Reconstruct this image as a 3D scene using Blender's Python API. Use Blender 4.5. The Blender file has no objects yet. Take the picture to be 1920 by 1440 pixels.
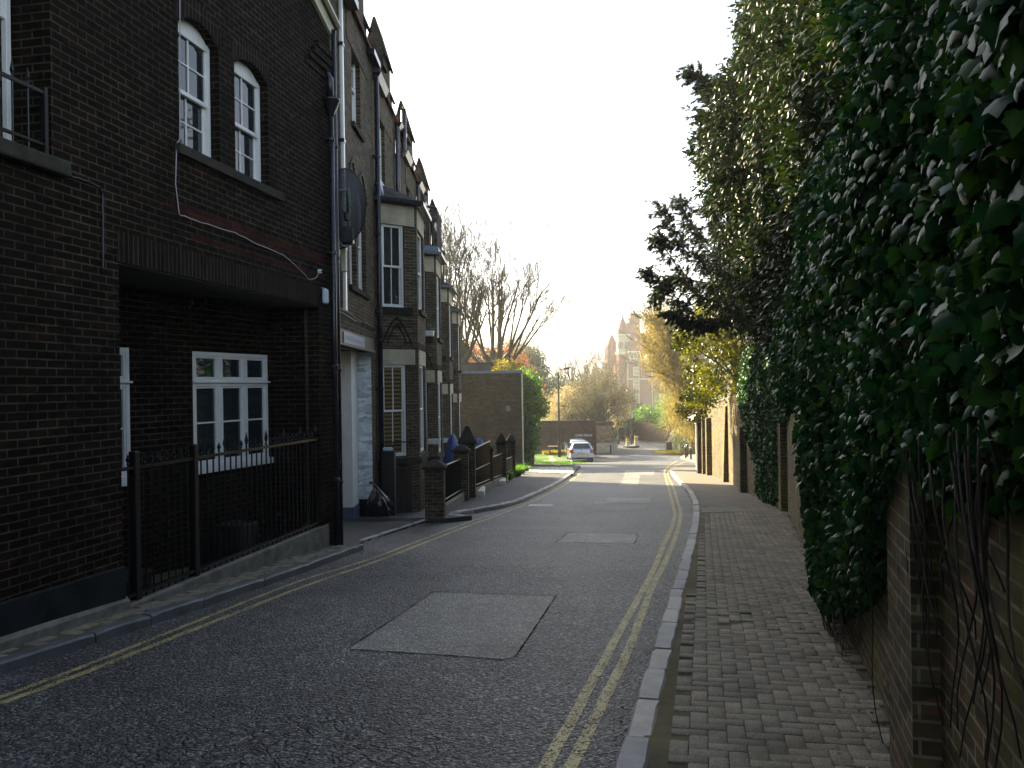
import bpy, bmesh, math, random
import numpy as np
from mathutils import Vector, Matrix
R = math.radians
random.seed(7); rng = np.random.default_rng(7)
scene = bpy.context.scene
COL = scene.collection
# ---------------- camera, sky, sun, exposure ----------------
FPX, HY, ROLL = 1550.0, 724.0, 0.015      # focal length in photo pixels, horizon row, roll
cam = bpy.data.objects.new('camera', bpy.data.cameras.new('camera')); COL.objects.link(cam)
cam.data.sensor_width = 36.0; cam.data.lens = 36.0*FPX/1920; cam.data.clip_start = .05; cam.data.clip_end = 3000
cam.data.shift_y = (HY-720)/1920
_n = math.sqrt(1+ROLL*ROLL)
cam.matrix_world = Matrix(((1/_n, ROLL/_n, 0, 0), (0, 0, -1, 0), (-ROLL/_n, 1/_n, 0, 0), (0, 0, 0, 1)))
scene.camera = cam
SUN_AZ, SUN_EL = R(-41), R(27)            # azimuth from +Y (clockwise), elevation
world = bpy.data.worlds.new('World'); scene.world = world; world.use_nodes = True
nt = world.node_tree; bg = nt.nodes['Background']
sky = nt.nodes.new('ShaderNodeTexSky'); sky.sky_type = 'NISHITA'; sky.sun_disc = False
sky.sun_elevation = SUN_EL; sky.sun_rotation = SUN_AZ; sky.dust_density = 3.0; sky.air_density = 1.0; sky.ozone_density = 1.2
bw = nt.nodes.new('ShaderNodeRGBToBW'); hs = nt.nodes.new('ShaderNodeMix'); hs.data_type = 'RGBA'; hs.inputs[0].default_value = .4
nt.links.new(sky.outputs[0], bw.inputs[0]); nt.links.new(sky.outputs[0], hs.inputs[6]); nt.links.new(bw.outputs[0], hs.inputs[7])
nt.links.new(hs.outputs[2], bg.inputs[0])      # the blue of the sky is thinned by the milky spring air
bg.inputs[1].default_value = 0.08
sd = bpy.data.lights.new('sun', 'SUN'); sd.energy = 5.0; sd.angle = R(.6); sd.color = (1, .82, .52)
sun = bpy.data.objects.new('sun', sd); COL.objects.link(sun)
sdir = Vector((math.sin(SUN_AZ)*math.cos(SUN_EL), math.cos(SUN_AZ)*math.cos(SUN_EL), math.sin(SUN_EL)))
sun.rotation_euler = sdir.to_track_quat('Z', 'Y').to_euler(); sun.location = (0, 0, 40)
scene.view_settings.view_transform = 'Standard'; scene.view_settings.look = 'None'
scene.view_settings.exposure = 2.5; scene.view_settings.gamma = 1.0; scene.view_settings.use_curve_mapping = False
cy = scene.cycles
cy.use_denoising = True; cy.max_bounces = 6; cy.diffuse_bounces = 3; cy.glossy_bounces = 3; cy.transmission_bounces = 4
cy.transparent_max_bounces = 8; cy.volume_bounces = 0; cy.sample_clamp_indirect = 6.0; cy.caustics_reflective = False; cy.caustics_refractive = False

# ---------------- geometry of the place ----------------
def g(Y):                                  # height of the pavement surface along the hill
    if Y <= 58: return -1.62 - .064*Y
    if Y >= 78: return -1.62 - .064*68
    t = Y-58
    return -1.62 - .064*(58 + t - t*t/40)
RD = -.10                                  # road surface below pavement
def ray(px, py):
    u, v = (px-960)/FPX, (HY-py)/FPX
    return u + v*ROLL, v - u*ROLL
def gp(px, py, dz=0.0):                    # ground point seen at a pixel
    x, z = ray(px, py); lo, hi = .5, 400.
    for _ in range(50):
        m = (lo+hi)/2
        if z*m > g(m)+dz: lo = m
        else: hi = m
    return Vector((x*lo, lo, g(lo)+dz))
def at(px, py, Y):
    x, z = ray(px, py); return Vector((x*Y, Y, z*Y))
class Frame:                               # a vertical plane through p with horizontal direction t
    def __init__(s, p, t):
        s.p = Vector((p[0], p[1], 0)); s.t = Vector((t[0], t[1], 0)).normalized(); s.n = Vector((s.t.y, -s.t.x, 0))
    def hit(s, px, py):
        x, z = ray(px, py); d = Vector((x, 1, z)); k = s.p.dot(s.n)/d.dot(s.n)
        q = d*k; return (q-s.p).dot(s.t), q.z
    def pt(s, a, z, d=0.0):
        q = s.p + s.t*a + s.n*d; return Vector((q.x, q.y, z))

# ---------------- mesh helpers ----------------
class MB:
    def __init__(s): s.v = []; s.f = []
    def poly(s, pts):
        b = len(s.v); s.v += [tuple(p) for p in pts]; s.f.append(tuple(range(b, b+len(pts)))); return s
    def mesh(s, vs, fs):
        b = len(s.v); s.v += [tuple(p) for p in vs]; s.f += [tuple(i+b for i in f) for f in fs]; return s
    def hexa(s, p):                        # 8 corners: bottom 4, top 4
        return s.mesh(p, [(3,2,1,0),(4,5,6,7),(0,1,5,4),(1,2,6,5),(2,3,7,6),(3,0,4,7)])
    def box(s, x0,x1,y0,y1,z0,z1):
        return s.hexa([(x0,y0,z0),(x1,y0,z0),(x1,y1,z0),(x0,y1,z0),(x0,y0,z1),(x1,y0,z1),(x1,y1,z1),(x0,y1,z1)])
    def fbox(s, F, a0,a1,z0,z1,d0,d1):     # box in a frame: along, height, out
        P = F.pt
        return s.hexa([P(a0,z0,d1),P(a1,z0,d1),P(a1,z0,d0),P(a0,z0,d0),P(a0,z1,d1),P(a1,z1,d1),P(a1,z1,d0),P(a0,z1,d0)])
    def prism(s, poly, vec):               # extrude planar polygon
        n = len(poly); b = [Vector(p) for p in poly]; t = [p+Vector(vec) for p in b]
        fs = [tuple(range(n))[::-1], tuple(range(n, 2*n))] + [(i,(i+1)%n,(i+1)%n+n,i+n) for i in range(n)]
        return s.mesh(b+t, fs)
    def tube(s, pts, rad, n=8, caps=True):
        pts = [Vector(p) for p in pts]
        if not hasattr(rad, '__len__'): rad = [rad]*len(pts)
        b = len(s.v); up = None
        for i, p in enumerate(pts):
            d = (pts[min(i+1, len(pts)-1)]-pts[max(i-1, 0)])
            if d.length < 1e-9: d = Vector((0,0,1))
            d.normalize()
            if up is None:
                up = Vector((1,0,0)) if abs(d.x) < .8 else Vector((0,1,0))
            u = (up - d*up.dot(d)).normalized(); w = d.cross(u); up = u
            for k in range(n):
                a = 2*math.pi*k/n; q = p + (u*math.cos(a)+w*math.sin(a))*rad[i]; s.v.append(tuple(q))
        for i in range(len(pts)-1):
            for k in range(n):
                k2 = (k+1) % n; s.f.append((b+i*n+k, b+i*n+k2, b+(i+1)*n+k2, b+(i+1)*n+k))
        if caps and n > 2:
            s.f.append(tuple(b+k for k in range(n))[::-1]); e = b+(len(pts)-1)*n; s.f.append(tuple(e+k for k in range(n)))
        return s
    def lathe(s, base, prof, n=16):        # profile of (r,z)
        bx, by, bz = base; b = len(s.v)
        for r, z in prof:
            for k in range(n):
                a = 2*math.pi*k/n; s.v.append((bx+r*math.cos(a), by+r*math.sin(a), bz+z))
        for i in range(len(prof)-1):
            for k in range(n):
                k2 = (k+1) % n; s.f.append((b+i*n+k, b+i*n+k2, b+(i+1)*n+k2, b+(i+1)*n+k))
        s.f.append(tuple(b+k for k in range(n))[::-1]); e = b+(len(prof)-1)*n; s.f.append(tuple(e+k for k in range(n)))
        return s
def finish(name, V, Fc, mat, parent=None, smooth=False, origin=None, uv=True, mesh_faces_np=None):
    me = bpy.data.meshes.new(name)
    V = np.asarray(V, dtype=np.float64)
    if origin is None:
        if parent is not None: o = np.array(parent['_o']) if '_o' in parent else np.zeros(3)
        else:
            lo, hi = V.min(0), V.max(0); o = np.array([(lo[0]+hi[0])/2, (lo[1]+hi[1])/2, lo[2]])
    else: o = np.array(origin)
    W = V - o
    if isinstance(Fc, np.ndarray):
        nf, k = Fc.shape; me.vertices.add(len(W)); me.vertices.foreach_set('co', W.astype(np.float32).ravel())
        me.loops.add(nf*k); me.loops.foreach_set('vertex_index', Fc.astype(np.int32).ravel())
        me.polygons.add(nf); me.polygons.foreach_set('loop_start', np.arange(0, nf*k, k, dtype=np.int32))
        me.update(calc_edges=True); uv = False
    else:
        me.from_pydata([tuple(w) for w in W], [], Fc); me.update()
    if uv:
        l = me.uv_layers.new(name='UVMap'); V2 = V
        for p in me.polygons:
            n = p.normal
            if abs(n.z) > .75:
                for li in p.loop_indices:
                    q = V2[me.loops[li].vertex_index]; l.data[li].uv = (q[0], q[1])
            else:
                t = Vector((-n.y, n.x, 0)).normalized()
                if abs(t.y) > .3 and t.y < 0 or abs(t.y) <= .3 and t.x < 0: t = -t
                for li in p.loop_indices:
                    q = V2[me.loops[li].vertex_index]; l.data[li].uv = (q[0]*t.x+q[1]*t.y, q[2])
    if smooth: me.polygons.foreach_set('use_smooth', [True]*len(me.polygons))
    if mat is not None:
        for m in (mat if isinstance(mat, (list, tuple)) else [mat]): me.materials.append(m)
    ob = bpy.data.objects.new(name, me); COL.objects.link(ob)
    if parent is not None: ob.parent = parent; ob.location = Vector(o) - Vector(parent['_w'] if '_w' in parent else o)
    else: ob.location = Vector(o)
    ob['_o'] = [float(c) for c in o]; ob['_w'] = [float(c) for c in o]
    return ob
def build(mb, name, mat, parent=None, **k): return finish(name, mb.v, mb.f, mat, parent, **k)
def tag(o, label=None, cat=None, group=None, kind=None):
    if label: o['label'] = label
    if cat: o['category'] = cat
    if group: o['group'] = group
    if kind: o['kind'] = kind
    return o
def thing(name, loc, label, cat, group=None):
    o = bpy.data.objects.new(name, None); o.empty_display_size = .2; COL.objects.link(o); o.location = Vector(loc)
    o['_o'] = [float(c) for c in loc]; o['_w'] = [float(c) for c in loc]
    return tag(o, label, cat, group)
def lthing(name, label, cat, group=None):   # parts modelled round the origin, placed afterwards
    return thing(name, (0, 0, 0), label, cat, group)
def dup(o, parent=None):
    c = o.copy(); COL.objects.link(c); c.parent = parent
    for ch in [x for x in COL.objects if x.parent == o]: dup(ch, c)
    return c
def bevel(ob, w=.01, seg=2, angle=40):
    m = ob.modifiers.new('bevel', 'BEVEL'); m.width = w; m.segments = seg; m.limit_method = 'ANGLE'; m.angle_limit = R(angle); return ob

# ---------------- materials ----------------
class NT:
    def __init__(s, name):
        s.m = bpy.data.materials.new(name); s.m.use_nodes = True; s.t = s.m.node_tree; s.b = s.t.nodes['Principled BSDF']
        s.out = s.t.nodes['Material Output']
    def n(s, typ, **k):
        nd = s.t.nodes.new('ShaderNode'+typ)
        for a, b in k.items(): setattr(nd, a, b)
        return nd
    def l(s, a, b): s.t.links.new(a, b)
    def val(s, inp, v):
        if hasattr(v, 'is_output') or isinstance(v, bpy.types.NodeSocket): s.l(v, inp)
        elif isinstance(v, (tuple, list)): inp.default_value = tuple(v)+((1,) if len(v) == 3 else ())
        else: inp.default_value = v
    def noise(s, scale, detail=4, rough=.6, co=None, dist=0.0):
        nd = s.n('TexNoise'); nd.inputs['Scale'].default_value = scale; nd.inputs['Detail'].default_value = detail
        nd.inputs['Roughness'].default_value = rough; nd.inputs['Distortion'].default_value = dist
        if co is not None: s.l(co, nd.inputs['Vector'])
        return nd.outputs['Fac']
    def ramp(s, fac, stops):
        nd = s.n('ValToRGB'); e = nd.color_ramp.elements
        while len(e) < len(stops): e.new(.5)
        for i, (p, c) in enumerate(stops):
            e[i].position = p; e[i].color = tuple(c)+(1,) if hasattr(c, '__len__') else (c, c, c, 1)
        s.l(fac, nd.inputs[0]); return nd.outputs[0]
    def mix(s, fac, a, b, mode='MIX'):
        nd = s.n('Mix', data_type='RGBA', blend_type=mode); s.val(nd.inputs[0], fac); s.val(nd.inputs[6], a); s.val(nd.inputs[7], b)
        return nd.outputs[2]
    def math(s, op, a, b=0.0):
        nd = s.n('Math', operation=op); s.val(nd.inputs[0], a); s.val(nd.inputs[1], b); return nd.outputs[0]
    def bump(s, h, strength=.5, dist=.01, prev=None):
        nd = s.n('Bump'); nd.inputs['Strength'].default_value = strength; nd.inputs['Distance'].default_value = dist
        s.l(h, nd.inputs['Height'])
        if prev is not None: s.l(prev, nd.inputs['Normal'])
        return nd.outputs['Normal']
    def pos(s): return s.n('NewGeometry').outputs['Position']
    def uv(s): return s.n('UVMap').outputs['UV']
    def done(s, col=None, rough=None, nor=None, **k):
        if col is not None: s.val(s.b.inputs['Base Color'], col)
        if rough is not None: s.val(s.b.inputs['Roughness'], rough)
        if nor is not None: s.l(nor, s.b.inputs['Normal'])
        for a, b in k.items(): s.val(s.b.inputs[a.replace('_', ' ')], b)
        return s.m
def plain(name, c, rough=.6, var=.25, vscale=6, bump=.15, bscale=60, metal=0.0, spec=.5):
    t = NT(name); p = t.pos(); n1 = t.noise(vscale, 5, .65, p)
    col = t.mix(t.ramp(n1, [(.3, 0), (.7, 1)]), tuple(x*(1-var) for x in c), tuple(min(1, x*(1+var)) for x in c))
    nor = t.bump(t.noise(bscale, 3, .6, p), bump, .004)
    return t.done(col, rough, nor, Metallic=metal, Specular_IOR_Level=spec)
def brick(name, c1, c2, mortar, soot=(.02,.018,.015), sootamt=.6, rowh=.075, bw=.225, msize=.007, bump=.7, rough=.85, moss=None, red=None, band=None, offset=.5, spec=.2):
    t = NT(name); uv = t.uv(); p = t.pos()
    mp = t.n('Mapping'); t.l(uv, mp.inputs[0])
    wn = t.n('TexNoise'); wn.inputs['Scale'].default_value = 1.6; t.l(p, wn.inputs['Vector'])
    sep = t.mix(.012, uv, wn.outputs['Color'], 'ADD')            # sagging courses
    b = t.n('TexBrick'); t.l(sep, b.inputs['Vector'])
    b.inputs['Scale'].default_value = 1; b.inputs['Brick Width'].default_value = bw; b.inputs['Row Height'].default_value = rowh
    b.inputs['Mortar Size'].default_value = msize*1.15; b.inputs['Mortar Smooth'].default_value = .25; b.inputs['Bias'].default_value = -.1
    b.offset = offset; b.inputs['Color1'].default_value = c1+(1,); b.inputs['Color2'].default_value = c2+(1,)
    b.inputs['Mortar'].default_value = mortar+(1,)
    n1 = t.noise(.7, 6, .7, p, .4); n2 = t.noise(9, 4, .6, p); n3 = t.noise(45, 3, .6, p)
    # a second, coarser variation that changes brick by brick
    v = t.n('TexVoronoi'); v.inputs['Scale'].default_value = 1; ms = t.n('Mapping'); ms.inputs['Scale'].default_value = (1/bw, 1/rowh, 1)
    t.l(sep, ms.inputs[0]); t.l(ms.outputs[0], v.inputs['Vector']); vb = t.n('SeparateColor'); t.l(v.outputs['Color'], vb.inputs[0])
    col = b.outputs['Color']
    if red: col = t.mix(t.math('MULTIPLY', t.ramp(vb.outputs[1], [(.93, 0), (.95, 1)]), t.math('SUBTRACT', 1.0, b.outputs['Fac'])), col, red)
    col = t.mix(1.0, col, t.ramp(vb.outputs[0], [(0, .6), (1, 1.25)]), 'MULTIPLY')
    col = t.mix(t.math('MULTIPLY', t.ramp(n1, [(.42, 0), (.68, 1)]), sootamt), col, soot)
    col = t.mix(1.0, col, t.ramp(n2, [(.2, .7), (.8, 1.2)]), 'MULTIPLY')
    if moss: col = t.mix(t.math('MULTIPLY', t.ramp(t.noise(1.1, 6, .7, p), [(.5, 0), (.66, 1)]), moss[1]), col, moss[0])
    h = t.math('ADD', t.math('MULTIPLY', b.outputs['Fac'], -1.0), t.math('MULTIPLY', n3, .45))
    h = t.math('ADD', h, t.math('MULTIPLY', vb.outputs[2], .35))
    return t.done(col, rough, t.bump(h, bump, .008), Specular_IOR_Level=spec)
M = {}
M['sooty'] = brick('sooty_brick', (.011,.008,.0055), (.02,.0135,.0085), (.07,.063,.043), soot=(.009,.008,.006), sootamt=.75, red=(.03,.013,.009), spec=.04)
M['stock'] = brick('stock_brick', (.055,.043,.025), (.115,.088,.048), (.20,.18,.13), soot=(.022,.019,.014), sootamt=.6, red=(.13,.05,.03))
M['redband'] = brick('red_band_brick', (.045,.010,.006), (.06,.015,.008), (.04,.035,.03), sootamt=.5, spec=.05)
M['soldier'] = brick('soldier_course', (.013,.010,.007), (.022,.015,.010), (.06,.052,.037), rowh=.40, bw=.075, sootamt=.5, offset=0.0, spec=.05)
M['garden'] = brick('garden_brick', (.08,.062,.036), (.15,.115,.06), (.26,.24,.17), soot=(.04,.036,.022), sootamt=.5, red=(.15,.07,.04), moss=((.16,.15,.03), .65))
M['outbrick'] = brick('outbuilding_brick', (.032,.025,.015), (.065,.05,.028), (.15,.135,.10), soot=(.014,.012,.01), sootamt=.75, spec=.08)
M['redbrick'] = brick('mansion_brick', (.19,.07,.045), (.24,.095,.06), (.22,.15,.11), soot=(.12,.05,.04), sootamt=.3, bump=.2)
M['whitebrick'] = brick('white_painted_brick', (.78,.84,.87), (.82,.87,.9), (.74,.8,.84), soot=(.6,.66,.7), sootamt=.2)
M['oldwall'] = brick('old_wall_brick', (.07,.042,.034), (.11,.06,.045), (.10,.085,.07), soot=(.03,.022,.022), sootamt=.7, red=(.16,.05,.03))
M['pierbrick'] = brick('pier_brick', (.24,.13,.08), (.33,.2,.13), (.32,.28,.22), soot=(.1,.06,.05), sootamt=.5, red=(.28,.08,.05))
M['stone'] = plain('pale_stone', (.42,.38,.27), .8, .25, 3, .3, 80)
M['darkstone'] = plain('dark_stone', (.042,.04,.03), .9, .4, 4, .5, 50, spec=.15)
M['plinth'] = plain('painted_plinth', (.014,.017,.019), .8, .4, 3, .6, 30, spec=.1)
M['cement'] = plain('cement', (.16,.155,.13), .9, .45, 5, .7, 40)
M['white'] = plain('white_paint', (.82,.83,.80), .42, .08, 5, .1, 90)
M['cream'] = plain('cream_paint', (.62,.60,.45), .5, .15, 5, .2, 60)
M['whitegloss'] = plain('white_gloss', (.86,.86,.83), .08, .05, 5, .02, 60)
M['iron'] = plain('black_iron', (.006,.006,.007), .3, .3, 10, .25, 120)
M['pipe'] = plain('black_gloss_pipe', (.015,.015,.022), .22, .3, 8, .05, 60)
M['slate'] = brick('slate_roof', (.05,.05,.055), (.075,.07,.075), (.02,.02,.02), rowh=.18, bw=.25, msize=.006, sootamt=.4)
M['tile'] = brick('red_roof_tile', (.17,.055,.04), (.22,.075,.05), (.08,.03,.025), rowh=.12, bw=.18, msize=.008, sootamt=.3)
M['lead'] = plain('blue_lead', (.10,.14,.22), .45, .3, 6, .2, 30)
M['black'] = plain('black_board', (.012,.012,.012), .5, .3, 5, .1, 40)
M['render'] = plain('grey_render', (.08,.075,.062), .9, .35, 1.2, .4, 30)
M['wood'] = plain('dark_wood', (.03,.022,.016), .7, .4, 4, .4, 30)
M['palewood'] = plain('fence_wood', (.22,.17,.10), .8, .25, 5, .3, 30)
M['cable'] = plain('pale_cable', (.42,.38,.42), .5, .1, 5, .05, 30)
M['plastic'] = plain('blue_white_plastic', (.50,.62,.72), .35, .08, 5, .05, 30)
M['soffit'] = plain('soffit_board', (.04,.038,.033), .9, .2, 1.5, .1, 20)
def glassmat(name, c=(.022,.03,.034), rough=.03):
    t = NT(name); p = t.pos(); return t.done(c, rough, t.bump(t.noise(2.5, 2, .5, p), .06, .02), Specular_IOR_Level=.9)
M['glass'] = glassmat('window_glass')
t = NT('blind'); uv = t.uv(); w = t.n('TexWave', wave_type='BANDS', bands_direction='Y'); w.inputs['Scale'].default_value = 3.2; t.l(uv, w.inputs['Vector'])
M['blind'] = t.done(t.mix(t.ramp(w.outputs['Fac'], [(.3, 0), (.6, 1)]), (.05,.035,.015), (.22,.16,.075)), .1, None, Specular_IOR_Level=.9)

# asphalt: dark binder with pale aggregate, worn areas and cracks
def asphalt(name, base, pale, stone=.5, crack=True, rough=.8, fine=1.0):
    t = NT(name); p = t.pos()
    v = t.n('TexVoronoi'); v.inputs['Scale'].default_value = 62*fine; t.l(p, v.inputs['Vector'])
    v2 = t.n('TexVoronoi'); v2.inputs['Scale'].default_value = 38*fine; t.l(p, v2.inputs['Vector'])
    sc = t.n('SeparateColor'); t.l(v.outputs['Color'], sc.inputs[0])
    chips = t.ramp(sc.outputs[0], [(.0, 0), (.55, .12), (.8, .5), (1.0, 1.6)])
    wear = t.noise(.45, 6, .65, p, .6); wear2 = t.noise(3.0, 5, .7, p)
    col = t.mix(t.math('MULTIPLY', chips, stone), base, pale)
    col = t.mix(1.0, col, t.ramp(wear, [(.3, .45), (.7, 1.5)]), 'MULTIPLY')
    col = t.mix(1.0, col, t.ramp(wear2, [(.25, .75), (.75, 1.2)]), 'MULTIPLY')
    h = t.math('ADD', t.math('MULTIPLY', v2.outputs['Distance'], -1.1), t.math('MULTIPLY', v.outputs['Distance'], -.8))
    if crack:
        vc = t.n('TexVoronoi', feature='DISTANCE_TO_EDGE'); vc.inputs['Scale'].default_value = 7.0
        dn = t.n('TexNoise'); dn.inputs['Scale'].default_value = 3.0; t.l(p, dn.inputs['Vector'])
        t.l(t.mix(.35, p, dn.outputs['Color'], 'ADD'), vc.inputs['Vector'])
        vd = t.n('VectorMath', operation='DISTANCE'); t.l(p, vd.inputs[0]); vd.inputs[1].default_value = (-1.3, 4.3, -2.0)   # broken-up surface near the left lane
        near = t.ramp(t.math('ADD', t.math('MULTIPLY', vd.outputs['Value'], .4), t.math('MULTIPLY', t.noise(2.0, 4, .6, p), .5)), [(.5, 1), (.8, 0)])
        area = t.math('MAXIMUM', t.ramp(t.noise(.33, 4, .6, p), [(.55, 0), (.62, .8)]), near)
        ck = t.math('MULTIPLY', t.ramp(vc.outputs['Distance'], [(.02, 1), (.09, 0)]), area)
        col = t.mix(t.math('MULTIPLY', ck, .8), col, (.008,.008,.009)); h = t.math('SUBTRACT', h, ck)
    return t.done(col, t.ramp(sc.outputs[1], [(0, rough-.25), (1, rough)]), t.bump(h, 1.0, .014), Specular_IOR_Level=.5)
M['road'] = asphalt('asphalt', (.018,.020,.023), (.27,.27,.255), .7, rough=.68)
M['patch'] = asphalt('asphalt_patch', (.13,.125,.112), (.46,.44,.39), .75, False, rough=.68, fine=1.2)
M['pave_tar'] = asphalt('pavement_asphalt', (.036,.036,.037), (.10,.10,.10), .4, False, fine=1.4)
M['seam'] = plain('tar_seam', (.008,.008,.009), .95, .2, 20, .3, 60, spec=.05)
t = NT('block_paving'); p = t.pos(); isl = t.n('NewGeometry').outputs['Random Per Island']
c = t.ramp(isl, [(0, (.16,.143,.105)), (.5, (.21,.187,.135)), (.85, (.19,.172,.13)), (1, (.25,.218,.155))])
c = t.mix(1.0, c, t.ramp(t.noise(2.2, 5, .7, p), [(.3, .6), (.7, 1.25)]), 'MULTIPLY')
c = t.mix(1.0, c, t.ramp(t.noise(150, 2, .6, p), [(.35, .45), (.65, 1.5)]), 'MULTIPLY')
M['blocks'] = t.done(c, .8, t.bump(t.noise(160, 3, .7, p), .5, .004), Specular_IOR_Level=.35)
t = NT('joint_moss'); p = t.pos(); n = t.noise(2.0, 5, .7, p)
M['joint'] = t.done(t.mix(t.ramp(n, [(.35, 0), (.65, 1)]), (.05,.044,.026), (.13,.115,.05)), .95, t.bump(t.noise(120, 3, .7, p), .6, .006))
t = NT('kerb_granite'); p = t.pos(); isl = t.n('NewGeometry').outputs['Random Per Island']
c = t.ramp(isl, [(0, (.22,.225,.23)), (.5, (.32,.315,.30)), (1, (.42,.39,.34))])
c = t.mix(1.0, c, t.ramp(t.noise(180, 2, .6, p), [(.3, .65), (.7, 1.3)]), 'MULTIPLY'); c = t.mix(1.0, c, t.ramp(t.noise(5, 5, .7, p), [(.3, .7), (.7, 1.15)]), 'MULTIPLY')
M['kerb'] = t.done(c, .6, t.bump(t.noise(60, 4, .7, p), .5, .006))
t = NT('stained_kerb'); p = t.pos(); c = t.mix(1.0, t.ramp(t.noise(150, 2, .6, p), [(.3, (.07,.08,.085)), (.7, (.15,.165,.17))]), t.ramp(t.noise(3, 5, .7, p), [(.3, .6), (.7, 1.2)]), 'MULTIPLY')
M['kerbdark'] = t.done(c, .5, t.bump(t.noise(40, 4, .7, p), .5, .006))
def paint(name, c, thin):                   # worn road paint: holes are transparent down to the asphalt
    t = NT(name); p = t.pos(); tr = t.n('BsdfTransparent'); mx = t.n('MixShader')
    v = t.n('TexVoronoi'); v.inputs['Scale'].default_value = 95; t.l(p, v.inputs['Vector']); sc = t.n('SeparateColor'); t.l(v.outputs['Color'], sc.inputs[0])
    f = t.math('ADD', t.math('MULTIPLY', sc.outputs[0], .5), t.noise(3.5, 5, .75, p))
    t.l(t.ramp(f, [(thin, 1), (thin+.1, 0)]), mx.inputs[0]); t.l(tr.outputs[0], mx.inputs[1]); t.l(t.b.outputs[0], mx.inputs[2])
    t.l(mx.outputs[0], t.out.inputs[0])
    nd = t.t.nodes
    return t.done(t.mix(1.0, c, t.ramp(t.noise(30, 3, .6, p), [(.3, .75), (.7, 1.15)]), 'MULTIPLY'), .6)
def paint2(name, c, cover):
    m = paint(name, c, cover); return m
M['yellow'] = paint('yellow_road_paint', (.44,.38,.16), .80)
M['whiteline'] = plain('white_road_paint', (.45,.45,.42), .7, .3, 25, .4, 90)
def grassy(name, a, b):
    t = NT(name); p = t.pos(); return t.done(t.mix(t.ramp(t.noise(7, 5, .7, p), [(.3, 0), (.7, 1)]), a, b), .9, t.bump(t.noise(60, 4, .8, p), 1, .03))
M['grass'] = grassy('grass_turf', (.03,.075,.012), (.07,.14,.02))
M['earth'] = grassy('earth', (.05,.045,.025), (.07,.075,.03))
M['dirt'] = plain('dirt_path', (.30,.25,.18), .95, .2, 8, .4, 50)

def leafmat(name, cols, trans=.35, rough=.35, tcol=None, spec=.5, clump=1.2, tint=None):
    t = NT(name); p = t.pos(); isl = t.n('NewGeometry').outputs['Random Per Island']
    c = t.ramp(isl, [(i/(len(cols)-1), c) for i, c in enumerate(cols)])
    c = t.mix(1.0, c, t.ramp(t.noise(clump, 3, .6, p), [(.3, .65), (.7, 1.35)]), 'MULTIPLY')
    t.val(t.b.inputs['Base Color'], c); t.b.inputs['Roughness'].default_value = rough; t.b.inputs['Specular IOR Level'].default_value = spec
    if tint: t.b.inputs['Specular Tint'].default_value = tint+(1,)
    tr = t.n('BsdfTranslucent'); t.val(tr.inputs[0], t.mix(1.0, c, tcol or (2.2, 2.4, .9), 'MULTIPLY'))
    mx = t.n('MixShader'); mx.inputs[0].default_value = trans; t.l(t.b.outputs[0], mx.inputs[1]); t.l(tr.outputs[0], mx.inputs[2])
    t.l(mx.outputs[0], t.out.inputs[0]); return t.m
M['ivy'] = leafmat('ivy_leaf', [(.006,.026,.010), (.010,.044,.018), (.030,.074,.014), (.008,.034,.016)], .2, .33, spec=.08, tint=(.55,.85,.65))
M['laurel'] = leafmat('laurel_leaf', [(.006,.019,.006), (.009,.028,.008), (.024,.038,.006), (.007,.022,.008)], .11, .36, (2.4,2.1,.5), .16)
M['yew'] = leafmat('yew_needle', [(.007,.016,.007), (.010,.022,.008), (.018,.028,.007)], .12, .5, spec=.3)
M['holly'] = leafmat('holly_leaf', [(.05,.085,.012), (.10,.13,.015), (.16,.17,.02), (.05,.08,.015)], .4, .25, (2.4,2.0,.5), .6)
M['willow'] = leafmat('willow_catkin', [(.15,.13,.045), (.21,.17,.05), (.12,.12,.035)], .5, .6, (1.6,1.4,.7))
M['shrubgreen'] = leafmat('shrub_green', [(.03,.09,.015), (.06,.14,.02), (.10,.17,.02)], .4, .5)
M['shrubyellow'] = leafmat('shrub_yellow', [(.25,.24,.02), (.33,.27,.03), (.14,.18,.02)], .45, .5, (1.6,1.4,.6))
M['shruborange'] = leafmat('shrub_orange', [(.22,.09,.035), (.22,.10,.04), (.14,.08,.04)], .4, .6, (1.6,1.3,.9))
M['magnolia'] = leafmat('magnolia_bud', [(.26,.235,.13), (.36,.32,.2), (.20,.20,.10)], .4, .6, (1.5,1.3,.9))
M['twigs'] = leafmat('brown_twig', [(.09,.085,.05), (.13,.12,.07), (.085,.095,.05)], .3, .8, (1.4,1.3,1))
M['darkgreen'] = leafmat('dark_evergreen', [(.02,.05,.025), (.03,.07,.03), (.04,.08,.03)], .2, .6)
M['blossom'] = leafmat('white_blossom', [(.5,.5,.36), (.4,.45,.25), (.2,.28,.08)], .4, .6, (1.3,1.3,1))
M['bark'] = plain('bark', (.075,.065,.03), .9, .5, 6, .8, 25)
M['greybark'] = plain('grey_bark', (.09,.08,.06), .9, .35, 5, .6, 25)
M['stem'] = plain('ivy_stem', (.02,.016,.011), .8, .3, 8, .5, 60)
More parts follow.
